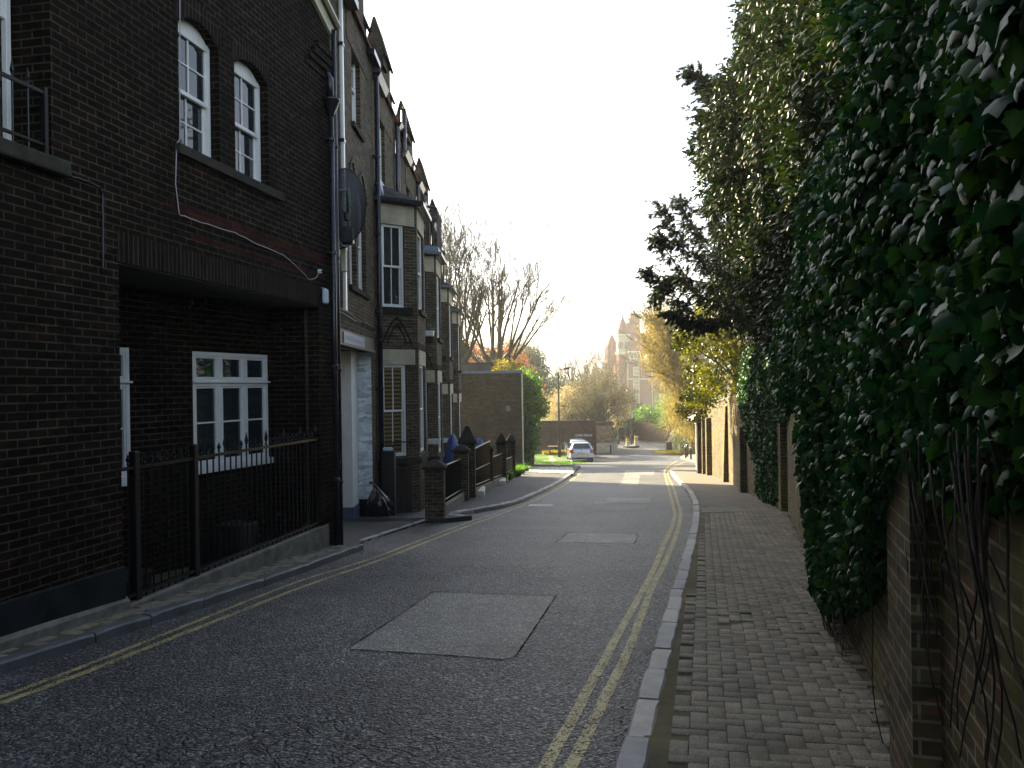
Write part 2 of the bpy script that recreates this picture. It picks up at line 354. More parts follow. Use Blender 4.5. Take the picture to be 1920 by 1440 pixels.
# ---------------- ground, roads, pavements, kerbs ----------------
def strip(name, Ys, xl, xr, dz, mat, kind='structure', nx=1, parent=None, thick=0, **k):
    mb = MB()
    def pt(i, j):
        Y = Ys[i]; a, b = xl(Y), xr(Y); return (a+(b-a)*j/nx, Y, g(Y)+dz)
    for i in range(len(Ys)-1):
        for j in range(nx): mb.poly([pt(i,j), pt(i,j+1), pt(i+1,j+1), pt(i+1,j)])
    if thick:
        for i in range(len(Ys)-1):
            for j, s in ((0, 1), (nx, -1)):
                a, b = pt(i,j), pt(i+1,j); q = [a, b, (b[0],b[1],b[2]-thick), (a[0],a[1],a[2]-thick)]; mb.poly(q if s > 0 else q[::-1])
        for i in (0, len(Ys)-1):
            a, b = pt(i,0), pt(i,nx); mb.poly([a, b, (b[0],b[1],b[2]-thick), (a[0],a[1],a[2]-thick)])
    o = build(mb, name, mat, parent, **k)
    if kind: o['kind'] = kind
    return o
def polyground(name, px, dz, mat, kind='structure', thick=.2, world=False):
    P = [Vector(p) if world else gp(*p, dz) for p in px]
    bm = bmesh.new(); vs = [bm.verts.new((p.x, p.y, 0)) for p in P]; f = bm.faces.new(vs)
    if f.normal.z < 0 or True:
        bm.normal_update()
        if f.normal.z < 0: f.normal_flip()
    lo, hi = min(p.y for p in P), max(p.y for p in P)
    y = math.floor(lo)+1
    while y < hi:
        bmesh.ops.bisect_plane(bm, geom=bm.verts[:]+bm.edges[:]+bm.faces[:], plane_co=(0,y,0), plane_no=(0,1,0)); y += 2
    for v in bm.verts: v.co.z = g(v.co.y)+dz
    if thick:
        r = bmesh.ops.extrude_face_region(bm, geom=bm.faces[:])
        for e in r['geom']:
            if isinstance(e, bmesh.types.BMVert): e.co.z -= thick
        bmesh.ops.recalc_face_normals(bm, faces=bm.faces[:])
    vs = [tuple(v.co) for v in bm.verts]; bm.verts.index_update()
    fs = [tuple(v.index for v in f.verts) for f in bm.faces]; bm.free()
    o = finish(name, vs, fs, mat)
    if kind: o['kind'] = kind
    return o
Yg = [-60, -6] + [i*2. for i in range(-2, 45)] + [100, 150, 300, 420]
strip('ground', Yg, lambda Y: -300, lambda Y: 300, -.45, M['earth'])
Yr = [-8.] + [i*1. for i in range(-6, 100)]
strip('road', Yr, lambda Y: -14 if Y < 50 else -2, lambda Y: 14 if Y < 36 else 60, RD, M['road'], nx=4)

def pxline(px, dz=0): 
    P = [gp(x, y, dz) for x, y in px]; P.sort(key=lambda p: p.y); return P
def interp(P, Y):
    if Y <= P[0].y: a, b = P[0], P[1]
    elif Y >= P[-1].y: a, b = P[-2], P[-1]
    else:
        for a, b in zip(P, P[1:]):
            if a.y <= Y <= b.y: break
    return a.x + (b.x-a.x)*(Y-a.y)/(b.y-a.y)
def smoothline(P, n=6):
    out = []
    for i in range(len(P)-1):
        p0, p1, p2, p3 = P[max(i-1,0)], P[i], P[i+1], P[min(i+2, len(P)-1)]
        for k in range(n):
            t = k/n; q = .5*((2*p1)+(p2-p0)*t+(2*p0-5*p1+4*p2-p3)*t*t+(3*p1-p0-3*p2+p3)*t**3); out.append(q)
    out.append(P[-1]); return out
KR = pxline([(1165,1440),(1205,1300),(1255,1130),(1283,1042),(1297,985),(1300,955),(1292,930),(1277,911),(1263,896),(1255,885)], RD)
KR = smoothline([Vector((KR[0].x-1.25, KR[0].y-5, 0))]+KR)
WALLX = [(-6,-.94),(0,.78),(17.8,5.89),(23.8,6.66),(29.3,7.6),(35.7,8.4),(44,9.6)]
def wx(Y): return float(np.interp(Y, [a for a,_ in WALLX], [b for _,b in WALLX]))
kx = lambda Y: interp(KR, Y)
YP = [i*.5 for i in range(-6, 87)]
strip('pavement', YP, lambda Y: kx(Y)+.10, lambda Y: wx(Y)+.3, -.014, M['joint'], thick=.3)

# individual kerb stones along a line (one mesh: the kerb)
def kerb(name, P, w, side, top, lens, seed, skew=0.0, kind='structure', drop=.22, topf=None, mat='kerb'):
    rr = random.Random(seed); mb = MB(); d = [0]
    for a, b in zip(P, P[1:]): d.append(d[-1]+math.hypot(b.x-a.x, b.y-a.y))
    def pos(s):
        s = min(max(s, 0), d[-1]-1e-6)
        for i in range(len(P)-1):
            if d[i] <= s <= d[i+1]:
                k = (s-d[i])/max(1e-9, d[i+1]-d[i]); q = P[i].lerp(P[i+1], k); t = (P[i+1]-P[i]); t.z = 0; t.normalize(); return q, t
    s = 0
    while s < d[-1]-.15:
        L = rr.uniform(*lens); e = min(s+L, d[-1]); gap = rr.uniform(.006, .014); j = rr.uniform(-.008, .008); hz = rr.uniform(-.008, .006)
        rows = []
        nseg = max(2, int(L/.16))
        for i in range(nseg+1):
            q, t = pos(s+gap+(e-s-2*gap)*i/nseg); nrm = Vector((t.y, -t.x, 0))*side
            z = g(q.y)+(top if topf is None else topf(q.y))+hz; wob = rr.uniform(-.006, .006); wz = rr.uniform(-.004, .004)
            a = q+nrm*(j+wob); b = q+nrm*(w+j+rr.uniform(-.008,.008)); c = .014
            e_ = -.012 if i in (0, nseg) else 0
            rows.append([(a.x,a.y,z-drop),(a.x,a.y,z-c*1.5+e_),(a.x+nrm.x*c,a.y+nrm.y*c,z+wz+e_),(b.x-nrm.x*c,b.y-nrm.y*c,z+wz+e_),(b.x,b.y,z-c+e_),(b.x,b.y,z-drop)])
        base = len(mb.v); k = 6
        for r_ in rows: mb.v += r_
        for i in range(nseg):
            for m_ in range(k-1):
                f = (base+i*k+m_, base+(i+1)*k+m_, base+(i+1)*k+m_+1, base+i*k+m_+1); mb.f.append(f if side < 0 else f[::-1])
        f = tuple(base+m_ for m_ in range(k)); mb.f.append(f[::-1] if side < 0 else f)
        f = tuple(base+nseg*k+m_ for m_ in range(k)); mb.f.append(f if side < 0 else f[::-1])
        s = e
    o = build(mb, name, M[mat], smooth=False)
    if kind: o['kind'] = kind
    return o
# the normal (t.y,-t.x) points right of the walking direction (+Y)
kerb('kerb', [p for p in KR if p.y > -1], .15, 1, .004, (.5, .95), 3)

# herringbone paving blocks, each one modelled
def herring(name, xl, xr, Y0, Y1, ang, seed, unit=.1, mat=None, org=(0,0), yaw=None):
    rr = np.random.default_rng(seed); ca, sa = math.cos(ang), math.sin(ang); V = []; F = []
    n = int((Y1-Y0+6)/unit)
    for j in range(-int(8/unit)//1, n):
        for i in range(-int(6/unit), int(12/unit)):
            t_ = (i-j) % 4
            if t_ == 0: cx, cy_, hx, hy = i+1., j+.5, 1., .5
            elif t_ == 2: cx, cy_, hx, hy = i+.5, j, .5, 1.
            else: continue
            x = cx*unit; y = cy_*unit; X = org[0]+x*ca+y*sa; Y = org[1]-x*sa+y*ca
            if not (Y0 < Y < Y1): continue
            ex_ = .1 if t_ == 0 else .055
            if not (xl(Y)+ex_ < X < xr(Y)-.02): continue
            gap = .0022; hx2, hy2 = hx*unit-gap, hy*unit-gap; c = .0035
            rough = 1+4*max(0, 1-math.hypot((X-1.9)/.9, (Y-7.3)/.9))
            tilt = rr.normal(0, .006*rough, 2); dz = rr.normal(0, .0012*rough); rot = rr.normal(0, .008)
            und = .003*math.sin(X*3.1+Y*1.7)+.002*math.sin(Y*2.3)
            ring = []
            for (ex, ey, z) in ((-hx2,-hy2,-.03),(hx2,-hy2,-.03),(hx2,hy2,-.03),(-hx2,hy2,-.03),(-hx2,-hy2,-c),(hx2,-hy2,-c),(hx2,hy2,-c),(-hx2,hy2,-c),(-hx2+c,-hy2+c,0),(hx2-c,-hy2+c,0),(hx2-c,hy2-c,0),(-hx2+c,hy2-c,0)):
                a = ex-ey*rot; b = ey+ex*rot; XX = X+a*ca+b*sa; YY = Y-a*sa+b*ca
                ring.append((XX, YY, g(YY)+z+dz+und+tilt[0]*a+tilt[1]*b-.001))
            b0 = len(V); V += ring
            for r0 in (0, 4):
                for q in range(4): F.append((b0+r0+q, b0+r0+(q+1)%4, b0+r0+4+(q+1)%4, b0+r0+4+q))
            F.append((b0+8, b0+9, b0+10, b0+11))
    o = finish(name, np.array(V), np.array(F), mat or M['blocks']); o['kind'] = 'structure'; return o
herring('pavement_blocks', lambda Y: kx(Y)+.175, lambda Y: wx(Y), .6, 19.2, R(13), 5)
# smoother pavement further down, with a pale repair
strip('pavement_surface', [19.2+i*.5 for i in range(51)], lambda Y: kx(Y)+.16, lambda Y: wx(Y)+.05, -.004, plain('worn_paving', (.12,.108,.085), .85, .25, 2.5, .4, 50))
polyground('pavement_patch', [(1313,951),(1385,950),(1392,959),(1316,961)], .006, M['cement'], thick=.01)

# left pavements
KL = pxline([(0,1266),(219,1193),(346,1152),(470,1109),(572,1073),(674,1034),(700,1024)], RD)
KL = smoothline([Vector((KL[0].x-1.3, KL[0].y-4.5, 0))]+KL)
F1 = Frame((-3.85, 8.2), (.1900, .9818))
def f1x(Y): return F1.p.x + (Y-F1.p.y)*F1.t.x/F1.t.y
YL = [i*.25 for i in range(-4, 53)]
strip('pavement', YL, lambda Y: f1x(Y)-2.0, lambda Y: interp(KL, Y)-.08, -.014, M['joint'], thick=.3)
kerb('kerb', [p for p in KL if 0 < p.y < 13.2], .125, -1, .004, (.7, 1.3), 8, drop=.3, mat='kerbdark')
herring('pavement_blocks', lambda Y: f1x(Y)-.02, lambda Y: interp(KL, Y)-.17, 2., 12.9, R(14), 9)
# forecourt of the mews: asphalt ramp between the drop kerb and the houses
TX = -3.15
fc = [(-9,12.95),(-2.0,12.95)]
P1 = gp(683,1015,RD+.02); P2 = gp(822,970,RD+.02)
polyground('forecourt', [(-9,13.05,0),(P1.x-.05,13.05,0),(P1.x,P1.y,0),(P2.x,P2.y,0),(-1.35,17.2,0),(-9,22,0)][::1], RD+.035, M['pave_tar'], thick=.2, world=True)
kerb('kerb', [P1, P1.lerp(P2,.5), P2], .12, -1, RD+.05, (.8,1.2), 4, drop=.2)
# terrace pavement
K2 = pxline([(834,972),(879,975),(955,950),(1007,930),(1046,910),(1070,894),(1079,886)], RD)
K2.sort(key=lambda p: p.y); K2s = smoothline(K2[1:])
def k2x(Y): return interp(K2[1:], Y)
YT = [17.2+i*.5 for i in range(64)]
def gardx(Y): return -1.45+.07*(Y-17.3)
strip('pavement', [y for y in YT if y < 49.2], lambda Y: gardx(Y)-.3 if Y<44 else -8, lambda Y: min(k2x(Y)-.05, gardx(Y)+6) if Y > K2[1].y else min(-.9, -1.35+(Y-17.2)*1.2), -.003, M['pave_tar'], thick=.3)
kerb('kerb', [K2[0]]+K2s, .16, -1, .006, (.6, 1.0), 14)
# granite setts at the corner
mb = MB(); rr = random.Random(2)
a0, a1 = gp(985,886), gp(1076,889); b0, b1 = gp(985,875), gp(1074,877)
n = 34
for i in range(n):
    for (u0, u1) in ((0, .48), (.52, 1)):
        t0, t1 = (i+.06)/n, (i+.94)/n
        q = [a0.lerp(a1,t0).lerp(b0.lerp(b1,t0),u0), a0.lerp(a1,t1).lerp(b0.lerp(b1,t1),u0), a0.lerp(a1,t1).lerp(b0.lerp(b1,t1),u1), a0.lerp(a1,t0).lerp(b0.lerp(b1,t0),u1)]
        dz = rr.uniform(.015,.03); mb.hexa([(p.x,p.y,g(p.y)-.1) for p in q]+[(p.x,p.y,g(p.y)+dz) for p in q])
o = build(mb, 'granite_setts', M['kerb']); o['kind'] = 'structure'
# verge with worn path at the corner
polyground('grass_verge', [(-6, 50.5, 0)]+[tuple(gp(x,y,0)) for x,y in ((985,874),(1074,873),(1070,862),(1063,848),(1060,842))]+[(-6, 72, 0)], .02, M['grass'], thick=.35, world=True)
polyground('worn_path', [(1040,873),(1052,873),(1041,862),(1036,855),(1040,849),(1034,844),(1022,842),(1015,841),(1010,842),(1018,844),(1029,848),(1030,853),(1028,858),(1034,865)], .045, M['dirt'], thick=.02)
kerb('kerb', [gp(1061,842,RD), gp(1066,853,RD), gp(1071,862,RD), gp(1076,873,RD)][::-1], .14, -1, .05, (.7,1.), 19)
# the far corner pavement with bollards and the verge behind it
polyground('pavement', [(1275,857),(1296,863),(1317,870),(1345,876),(1420,862),(1400,850),(1300,848),(1285,851)], .0, plain('pale_paving', (.20,.18,.14), .85, .2, 3, .3, 40), thick=.3)
polyground('grass_verge', [(1247,845),(1262,848),(1312,847),(1400,848),(1400,838),(1262,837),(1250,842)], .03, M['grass'], thick=.3)

# painted lines
def line(name, px, w, label=None):
    P = smoothline(pxline(px, RD)); mb = MB(); L = []
    for i, p in enumerate(P):
        t = (P[min(i+1,len(P)-1)]-P[max(i-1,0)]); t.z = 0; t.normalize(); n_ = Vector((t.y,-t.x,0)); j = random.uniform(-.006,.006)
        L.append((p-n_*(w/2+j), p+n_*(w/2-j)))
    for (a,b),(c,d) in zip(L, L[1:]): mb.poly([(q.x,q.y,g(q.y)+RD+.004) for q in (a,b,d,c)])
    o = build(mb, name, M['yellow']); o['kind'] = 'structure'; return o
def fit(px, extra): return px
line('yellow_line', [(0,1320),(157,1262),(317,1199),(452,1146),(583,1095),(700,1055),(788,1021),(876,987),(942,963),(1007,936),(1059,909),(1085,890),(1091,882)], .075)
line('yellow_line', [(-30,1321),(0,1308),(130,1260),(290,1197),(440,1137),(570,1087),(690,1050),(778,1017),(866,984),(935,960),(1000,934),(1053,907),(1080,889),(1086,882)], .06)
line('yellow_line', [(960,1560),(1023,1440),(1085,1326),(1147,1213),(1191,1133),(1227,1064),(1247,1017),(1262,980),(1265,962),(1260,940),(1253,913),(1246,888),(1248,879),(1258,871),(1270,863)], .075)
line('yellow_line', [(1008,1560),(1070,1440),(1132,1315),(1183,1206),(1220,1107),(1242,1064),(1265,1012),(1275,975),(1276,958),(1270,940),(1262,913),(1252,890),(1257,881),(1270,872),(1288,865)], .075)
# worn patches in the carriageway
polyground('road_patch', [(815,1111),(1043,1119),(1000,1180),(965,1230),(945,1237),(860,1230),(655,1217),(740,1160)], RD+.003, M['patch'], thick=0)
polyground('road_patch', [(1068,999),(1190,1001),(1195,1005),(1190,1018),(1183,1019),(1045,1016)], RD+.003, M['patch'], thick=0)
polyground('road_patch', [(1138,934),(1218,934),(1222,943),(1138,943)], RD+.003, M['patch'], thick=0)
polyground('road_patch', [(1114,940.5),(1137,940),(1137,944.5),(1114,944.5)], RD+.003, M['patch'], thick=0)
polyground('road_patch', [(1172,891),(1200,891),(1196,910),(1159,911)], RD+.003, M['patch'], thick=0)
polyground('road_patch', [(1174,882),(1228,882),(1226,890),(1170,890)], RD+.003, M['patch'], thick=0)
polyground('white_road_marking', [(994,945),(1038,945),(1033,949),(988,949)], RD+.004, M['whiteline'], thick=0)
def seam(px):
    P = [gp(x,y,RD) for x,y in px]; mb = MB()
    for a, b in zip(P, P[1:]):
        for k in range(8):
            p, q = a.lerp(b,k/8), a.lerp(b,(k+1)/8); t = (q-p).normalized(); n_ = Vector((t.y,-t.x,0))*random.uniform(.002,.007)
            mb.poly([(p.x-n_.x,p.y-n_.y,g(p.y)+RD+.007),(p.x+n_.x,p.y+n_.y,g(p.y)+RD+.007),(q.x+n_.x,q.y+n_.y,g(q.y)+RD+.007),(q.x-n_.x,q.y-n_.y,g(q.y)+RD+.007)])
    o = build(mb, 'tar_seam', M['seam']); o['kind'] = 'structure'
seam([(650,1218),(740,1160),(812,1110),(1043,1117),(1000,1182),(966,1232),(945,1238),(860,1231),(650,1218)])
seam([(1042,1018),(1068,998),(1190,1000),(1196,1005),(1190,1019),(1183,1020),(1042,1018)])
seam([(1113,946),(1226,944)]); seam([(1157,913),(1180,889)])
# litter, grit and dead leaves: nobody could count them
V=[];Fq=[]; rr=np.random.default_rng(4)
def scat(n, fn, s0, s1):
    for _ in range(n):
        X,Y,z=fn(); s=rr.uniform(s0,s1); a=rr.uniform(0,6.28); b=len(V); h=rr.uniform(.2,.6)*s
        for k in range(4): V.append((X+math.cos(a+k*1.57)*s*(1 if k%2 else .55), Y+math.sin(a+k*1.57)*s*(1 if k%2 else .55), z+.003+(h if k==0 else 0)))
        Fq.append((b,b+1,b+2,b+3))
def f_wall():
    Y=rr.uniform(2.,20); return wx(Y)-abs(rr.normal(0,.22))-.05, Y, g(Y)+.006
def f_gut():
    Y=rr.uniform(2.,20); return kx(Y)-abs(rr.normal(0,.08))-.01, Y, g(Y)+RD
def f_gl():
    Y=rr.uniform(3,13); return interp(KL,Y)+abs(rr.normal(0,.12))+.01, Y, g(Y)+RD
scat(500,f_wall,.006,.022); scat(450,f_gut,.004,.016); scat(200,f_gl,.004,.014)
t=NT('dead_leaf'); isl=t.n('NewGeometry').outputs['Random Per Island']; t.done(t.ramp(isl,[(0,(.03,.02,.012)),(.8,(.09,.06,.03)),(.97,(.4,.36,.3)),(1,(.6,.58,.5))]),.8); M['litter']=t.m
o=finish('leaf_litter', np.array(V), np.array(Fq), M['litter']); o['kind']='stuff'; o['label']='dead leaves and grit along the kerbs and foot of the wall'
# ---------------- building helpers ----------------
def archpts(h0, h1, k1, rise, kind, n=10):
    out = []
    for i in range(n+1):
        t = i/n; a = h0+(h1-h0)*t; x = 2*t-1
        if kind == 'seg': z = k1 - rise*(x*x)
        else:
            z = k1 - rise*(1-math.sqrt(max(0, 1-abs(x)**1.6))) if False else k1 - rise*abs(x)**1.5
        out.append((a, z))
    return out
def wallholes(mb, F, a0, a1, z0, z1, holes=(), depth=.12, d=0.0, top=None):
    """front face of a wall with openings and their reveals; top: optional function for a sloped top"""
    A = sorted(set([a0, a1]+[v for h in holes for v in h[:2]])); Z = sorted(set([z0, z1]+[v for h in holes for v in h[2:4]]))
    for i in range(len(A)-1):
        for j in range(len(Z)-1):
            ca, cz = (A[i]+A[i+1])/2, (Z[j]+Z[j+1])/2
            if any(h[0] < ca < h[1] and h[2] < cz < h[3] for h in holes): continue
            if A[i+1] <= a0+1e-9 or A[i] >= a1-1e-9: continue
            if top and j == len(Z)-2: mb.poly([F.pt(A[i],Z[j],d), F.pt(A[i+1],Z[j],d), F.pt(A[i+1],top(A[i+1]),d), F.pt(A[i],top(A[i]),d)])
            else: mb.poly([F.pt(A[i],Z[j],d), F.pt(A[i+1],Z[j],d), F.pt(A[i+1],Z[j+1],d), F.pt(A[i],Z[j+1],d)])
    for h in holes:
        h0, h1, k0, k1 = h[:4]; dp = h[6] if len(h) > 6 else depth; rise = h[4] if len(h) > 4 else 0; kind = h[5] if len(h) > 5 else 'seg'
        P = F.pt; e = d-dp; kt = k1-rise
        mb.poly([P(h0,k0,d),P(h0,kt,d),P(h0,kt,e),P(h0,k0,e)]); mb.poly([P(h1,kt,d),P(h1,k0,d),P(h1,k0,e),P(h1,kt,e)])
        mb.poly([P(h0,k0,e),P(h1,k0,e),P(h1,k0,d),P(h0,k0,d)])
        if rise <= 0: mb.poly([P(h0,k1,d),P(h1,k1,d),P(h1,k1,e),P(h0,k1,e)])
        else:
            c = archpts(h0, h1, k1, rise, kind)
            for (pa, pz), (qa, qz) in zip(c, c[1:]):
                mb.poly([P(pa,pz,d),P(qa,qz,d),P(qa,qz,e),P(pa,pz,e)])
                mb.poly([P(pa,pz,d),P(qa,qz,d),P(qa,k1,d),P(pa,k1,d)])
def sash(F, a0, a1, z0, z1, d, parent, cols=2, rows=2, mat='white', glass='glass', fw=.055, rise=0, name='window', mid=.5, split=True):
    mb = MB(); e = d-.06
    top = z1
    mb.fbox(F, a0, a0+fw, z0, top, e, d); mb.fbox(F, a1-fw, a1, z0, top, e, d); mb.fbox(F, a0+fw, a1-fw, z0, z0+fw*1.3, e, d)
    if rise:
        c = archpts(a0+fw, a1-fw, z1, rise*.9, 'seg')
        for (pa, pz), (qa, qz) in zip(c, c[1:]):
            zz = z1-rise-.05
            mb.hexa([F.pt(pa,zz,d),F.pt(qa,zz,d),F.pt(qa,zz,e),F.pt(pa,zz,e),F.pt(pa,pz,d),F.pt(qa,qz,d),F.pt(qa,qz,e),F.pt(pa,pz,e)])
        top = z1-rise
    else: mb.fbox(F, a0+fw, a1-fw, top-fw, top, e, d)
    zm = z0+(top-z0)*mid; i0, i1 = a0+fw, a1-fw; t = .022
    if split:
        mb.fbox(F, i0, i1, zm-.03, zm+.02, e+.01, d-.008)                 # meeting rail
        for (za, zb, dd) in ((z0+fw*1.3, zm-.03, d-.05), (zm+.02, top-fw*.8, d-.015)):
            mb.fbox(F, i0, i0+.035, za, zb, dd-.03, dd); mb.fbox(F, i1-.035, i1, za, zb, dd-.03, dd)
            for k in range(1, cols): x = i0+(i1-i0)*k/cols; mb.fbox(F, x-t/2, x+t/2, za, zb, dd-.028, dd-.003)
            for k in range(1, rows): z = za+(zb-za)*k/rows; mb.fbox(F, i0+.035, i1-.035, z-t/2, z+t/2, dd-.026, dd-.006)
    w = build(mb, name, M[mat], parent); bevel(w, .004, 1)
    gb = MB(); o_ = .0
    gb.fbox(F, i0, i1, z0+fw, zm, d-.075, d-.069); gb.fbox(F, i0, i1, zm, top, d-.042, d-.036)
    gl = build(gb, 'glass', M[glass], w)
    return w

# ================= corner building (nearest on the left) =================
c0 = F1.pt(0, g(8.2)); H = lambda x, y: F1.hit(x, y)
b1 = thing('brick_house', F1.pt(2, g(10)), 'soot-blackened brick house nearest on the left with a railed recess at street level', 'house')
aE = H(631, 900)[0]
oL, oR = H(222, 489)[0], H(597, 560)[0]; oT = H(406, 531)[1]
w1 = (H(336,200)[0], H(411,200)[0], H(395,300)[1], H(385,52)[1]); w2 = (H(441,250)[0], H(503,250)[0], H(492,345)[1], H(478,118)[1])
print('opening', oL, oR, oT, 'w1', w1, 'w2', w2, 'end', aE)
w2 = (w2[0], w2[1], w1[2], w1[3])
nL = H(95, 150)[0]; nZ = H(95, 296)[1]
holes = [(oL, oR, -4.0, oT, 0, 'seg', .34), w1+(.16, 'seg', .17), w2+(.16, 'seg', .17), (nL-2.2, nL, nZ, nZ+2.9, .2, 'seg', .42)]
zv = H(632, 84)[1]; topf = lambda a: zv + .42*(aE-a)
mb = MB(); wallholes(mb, F1, -16, aE, -4.0, zv, holes, depth=.17)
mb.poly([F1.pt(-16, zv), F1.pt(aE, zv), F1.pt(aE-8, topf(aE-8)), F1.pt(-16, topf(aE-8))])
# return wall at the far corner and the side behind
for dz_ in (0,): mb.poly([F1.pt(aE, -4, 0), F1.pt(aE, -4, -6), F1.pt(aE, zv+1, -6), F1.pt(aE, zv, 0)])
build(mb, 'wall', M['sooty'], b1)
# recess behind the railing
dL, dR = -1.35, -.75
q0, q1 = F1.pt(oL-.3, 0, dL-.02), F1.pt(oR+.05, 0, dR)
FR = Frame((q0.x, q0.y), (q1.x-q0.x, q1.y-q0.y)); HR = FR.hit
r2 = (HR(361,700)[0], HR(502,700)[0], HR(430,868)[1], HR(430,662)[1]); r1 = (HR(243,700)[0]-1.05, HR(243,700)[0], r2[2], r2[3])
print('recess windows', r1, r2)
mb = MB(); LR = (q1-q0).length
wallholes(mb, FR, -1.5, LR+.3, -4.0, oT+.4, [r1, r2], depth=.06)
mb.poly([F1.pt(oR,-4,-.34), F1.pt(oR,-4,-1.6), F1.pt(oR,oT,-1.6), F1.pt(oR,oT,-.34)][::-1]); mb.poly([F1.pt(oL,-4,-.34), F1.pt(oL,-4,-1.6), F1.pt(oL,oT,-1.6), F1.pt(oL,oT,-.34)])
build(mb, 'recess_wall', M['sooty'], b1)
mb = MB(); mb.fbox(F1, oL-1.6, oR+.02, oT+.004, oT+.02, -3.2, -.345); mb.fbox(F1, oL, oR, oT-.02, oT-.002, -.34, -.02); build(mb, 'soffit', M['soffit'], b1)
mb = MB(); mb.fbox(F1, oL-1.2, oR, -4.2, g(10.5)-.25, -3, -.1); build(mb, 'recess_floor', M['cement'], b1)
def casement(F, h, parent):
    a0, a1, z0, z1 = h; mb = MB(); d = .0; e = -.06; W = a1-a0; zt = z1-(z1-z0)*.27; fw = .06
    mb.fbox(F, a0, a0+fw, z0, z1, e, d); mb.fbox(F, a1-fw, a1, z0, z1, e, d); mb.fbox(F, a0+fw, a1-fw, z1-fw, z1, e, d); mb.fbox(F, a0-.05, a1+.05, z0-.09, z0, e, d+.05)
    mb.fbox(F, a0+fw, a1-fw, zt-.05, zt+.05, e, d+.004); mb.fbox(F, a0-.02, a1+.02, zt-.005, zt+.02, d+.004, d+.035); mb.fbox(F, a0+fw, a1-fw, z0, z0+.05, e, d)
    for k in (1, 2): x = a0+W*k/3; mb.fbox(F, x-.05, x+.05, z0+.05, z1-fw, e, d-.003)
    for k in range(3):
        x0, x1 = a0+W*k/3+.05, a0+W*(k+1)/3-.05
        if k == 0: x0 = a0+fw
        if k == 2: x1 = a1-fw
        for (za, zb) in ((z0+.05, zt-.05), (zt+.05, z1-fw)):
            mb.fbox(F, x0, x0+.03, za, zb, e+.01, d-.012); mb.fbox(F, x1-.03, x1, za, zb, e+.01, d-.012); mb.fbox(F, x0+.03, x1-.03, zb-.03, zb, e+.01, d-.012); mb.fbox(F, x0+.03, x1-.03, za, za+.03, e+.01, d-.012)
        zc = z0+.05+(zt-.1-z0)*.52; mb.fbox(F, x0+.03, x1-.03, zc-.012, zc+.012, e+.012, d-.02)
    w = build(mb, 'window', M['white'], parent); bevel(w, .004, 1)
    gb = MB(); gb.fbox(F, a0+fw/2, a1-fw/2, z0+.02, z1-fw/2, e+.012, e+.018); build(gb, 'glass', M['glass'], w)
casement(FR, r2, b1); casement(FR, r1, b1)
for w in (w1, w2): sash(F1, w[0]-.03, w[1]-.01, w[2], w[3]+.02, -.11, b1, 2, 2, rise=.17)
# long sill under the pair, soldier course, red band, plinth, verge board
sz = H(430, 327)[1]
mb = MB(); mb.fbox(F1, H(330,270)[0]-.02, H(526,370)[0], w1[2]-.11, w1[2]-.003, -.02, .06); build(mb, 'sill', M['darkstone'], b1)
mb = MB(); mb.fbox(F1, oL-.02, oR+.03, oT-.002, oT+.30, -.1, .006); build(mb, 'lintel_course', M['soldier'], b1)
mb = MB(); zr = H(460, 446)[1]; mb.fbox(F1, H(318,440)[0], aE-.35, zr, zr+.15, -.05, .004); mb.fbox(F1, H(318,440)[0]+.4, aE-.35, zr-.225, zr-.15, -.05, .004); build(mb, 'brick_band', M['redband'], b1)
for w in (w1, w2):                             # rubbed arches over the pair
    mb = MB(); c = archpts(w[0]-.06, w[1]+.06, w[3], .16, 'seg', 12)
    for (pa, pz), (qa, qz) in zip(c, c[1:]):
        mb.hexa([F1.pt(pa,pz,.006),F1.pt(qa,qz,.006),F1.pt(qa,qz,-.05),F1.pt(pa,pz,-.05),F1.pt(pa,pz+.23,.006),F1.pt(qa,qz+.23,.006),F1.pt(qa,qz+.23,-.05),F1.pt(pa,pz+.23,-.05)])
    build(mb, 'window_arch', M['soldier'], b1)
mb = MB()
pz0 = H(232, 1060)[1]
mb.hexa([F1.pt(-8,-4,.035),F1.pt(oL,-4,.035),F1.pt(oL,-4,-.1),F1.pt(-8,-4,-.1),F1.pt(-8,pz0+.16,.035),F1.pt(oL,pz0,.035),F1.pt(oL,pz0,-.1),F1.pt(-8,pz0+.16,-.1)]); o = build(mb, 'plinth', M['plinth'], b1); bevel(o, .015)
mb = MB(); mb.hexa([F1.pt(oL-3,-4,.05),F1.pt(oL+.02,-4,.05),F1.pt(oL+.02,-4,0),F1.pt(oL-3,-4,0),F1.pt(oL-3,g(5.5)+.06,.10),F1.pt(oL+.02,g(8.4)+.10,.06),F1.pt(oL+.02,g(8.4)+.16,.0),F1.pt(oL-3,g(5.5)+.1,.0)]); build(mb, 'cement_fillet', M['cement'], b1)
mb = MB(); cz = -2.12
mb.fbox(F1, oL, oR+.25, -4, cz, -.28, .02); o = build(mb, 'dwarf_wall', M['cement'], b1); bevel(o, .02)
mb = MB()
for (d0, d1, hh, off) in ((.0, .05, .20, 0), (-.2, .16, .05, .2)):
    a_, b_ = aE+.08, aE-6
    mb.hexa([F1.pt(b_,topf(b_)+off,d1),F1.pt(a_,topf(a_)+off,d1),F1.pt(a_,topf(a_)+off,d0),F1.pt(b_,topf(b_)+off,d0),F1.pt(b_,topf(b_)+off+hh,d1),F1.pt(a_,topf(a_)+off+hh,d1),F1.pt(a_,topf(a_)+off+hh,d0),F1.pt(b_,topf(b_)+off+hh,d0)])
build(mb, 'barge_board', M['cream'], b1)
mb = MB(); nF = F1
for i, st in enumerate((0, .075, .15, .225)): mb.fbox(F1, aE-.95+st*1.4, aE-.003, zv-.75+st*1.6, zv-.75+st*1.6+.09, -.02, .02+st*.28)
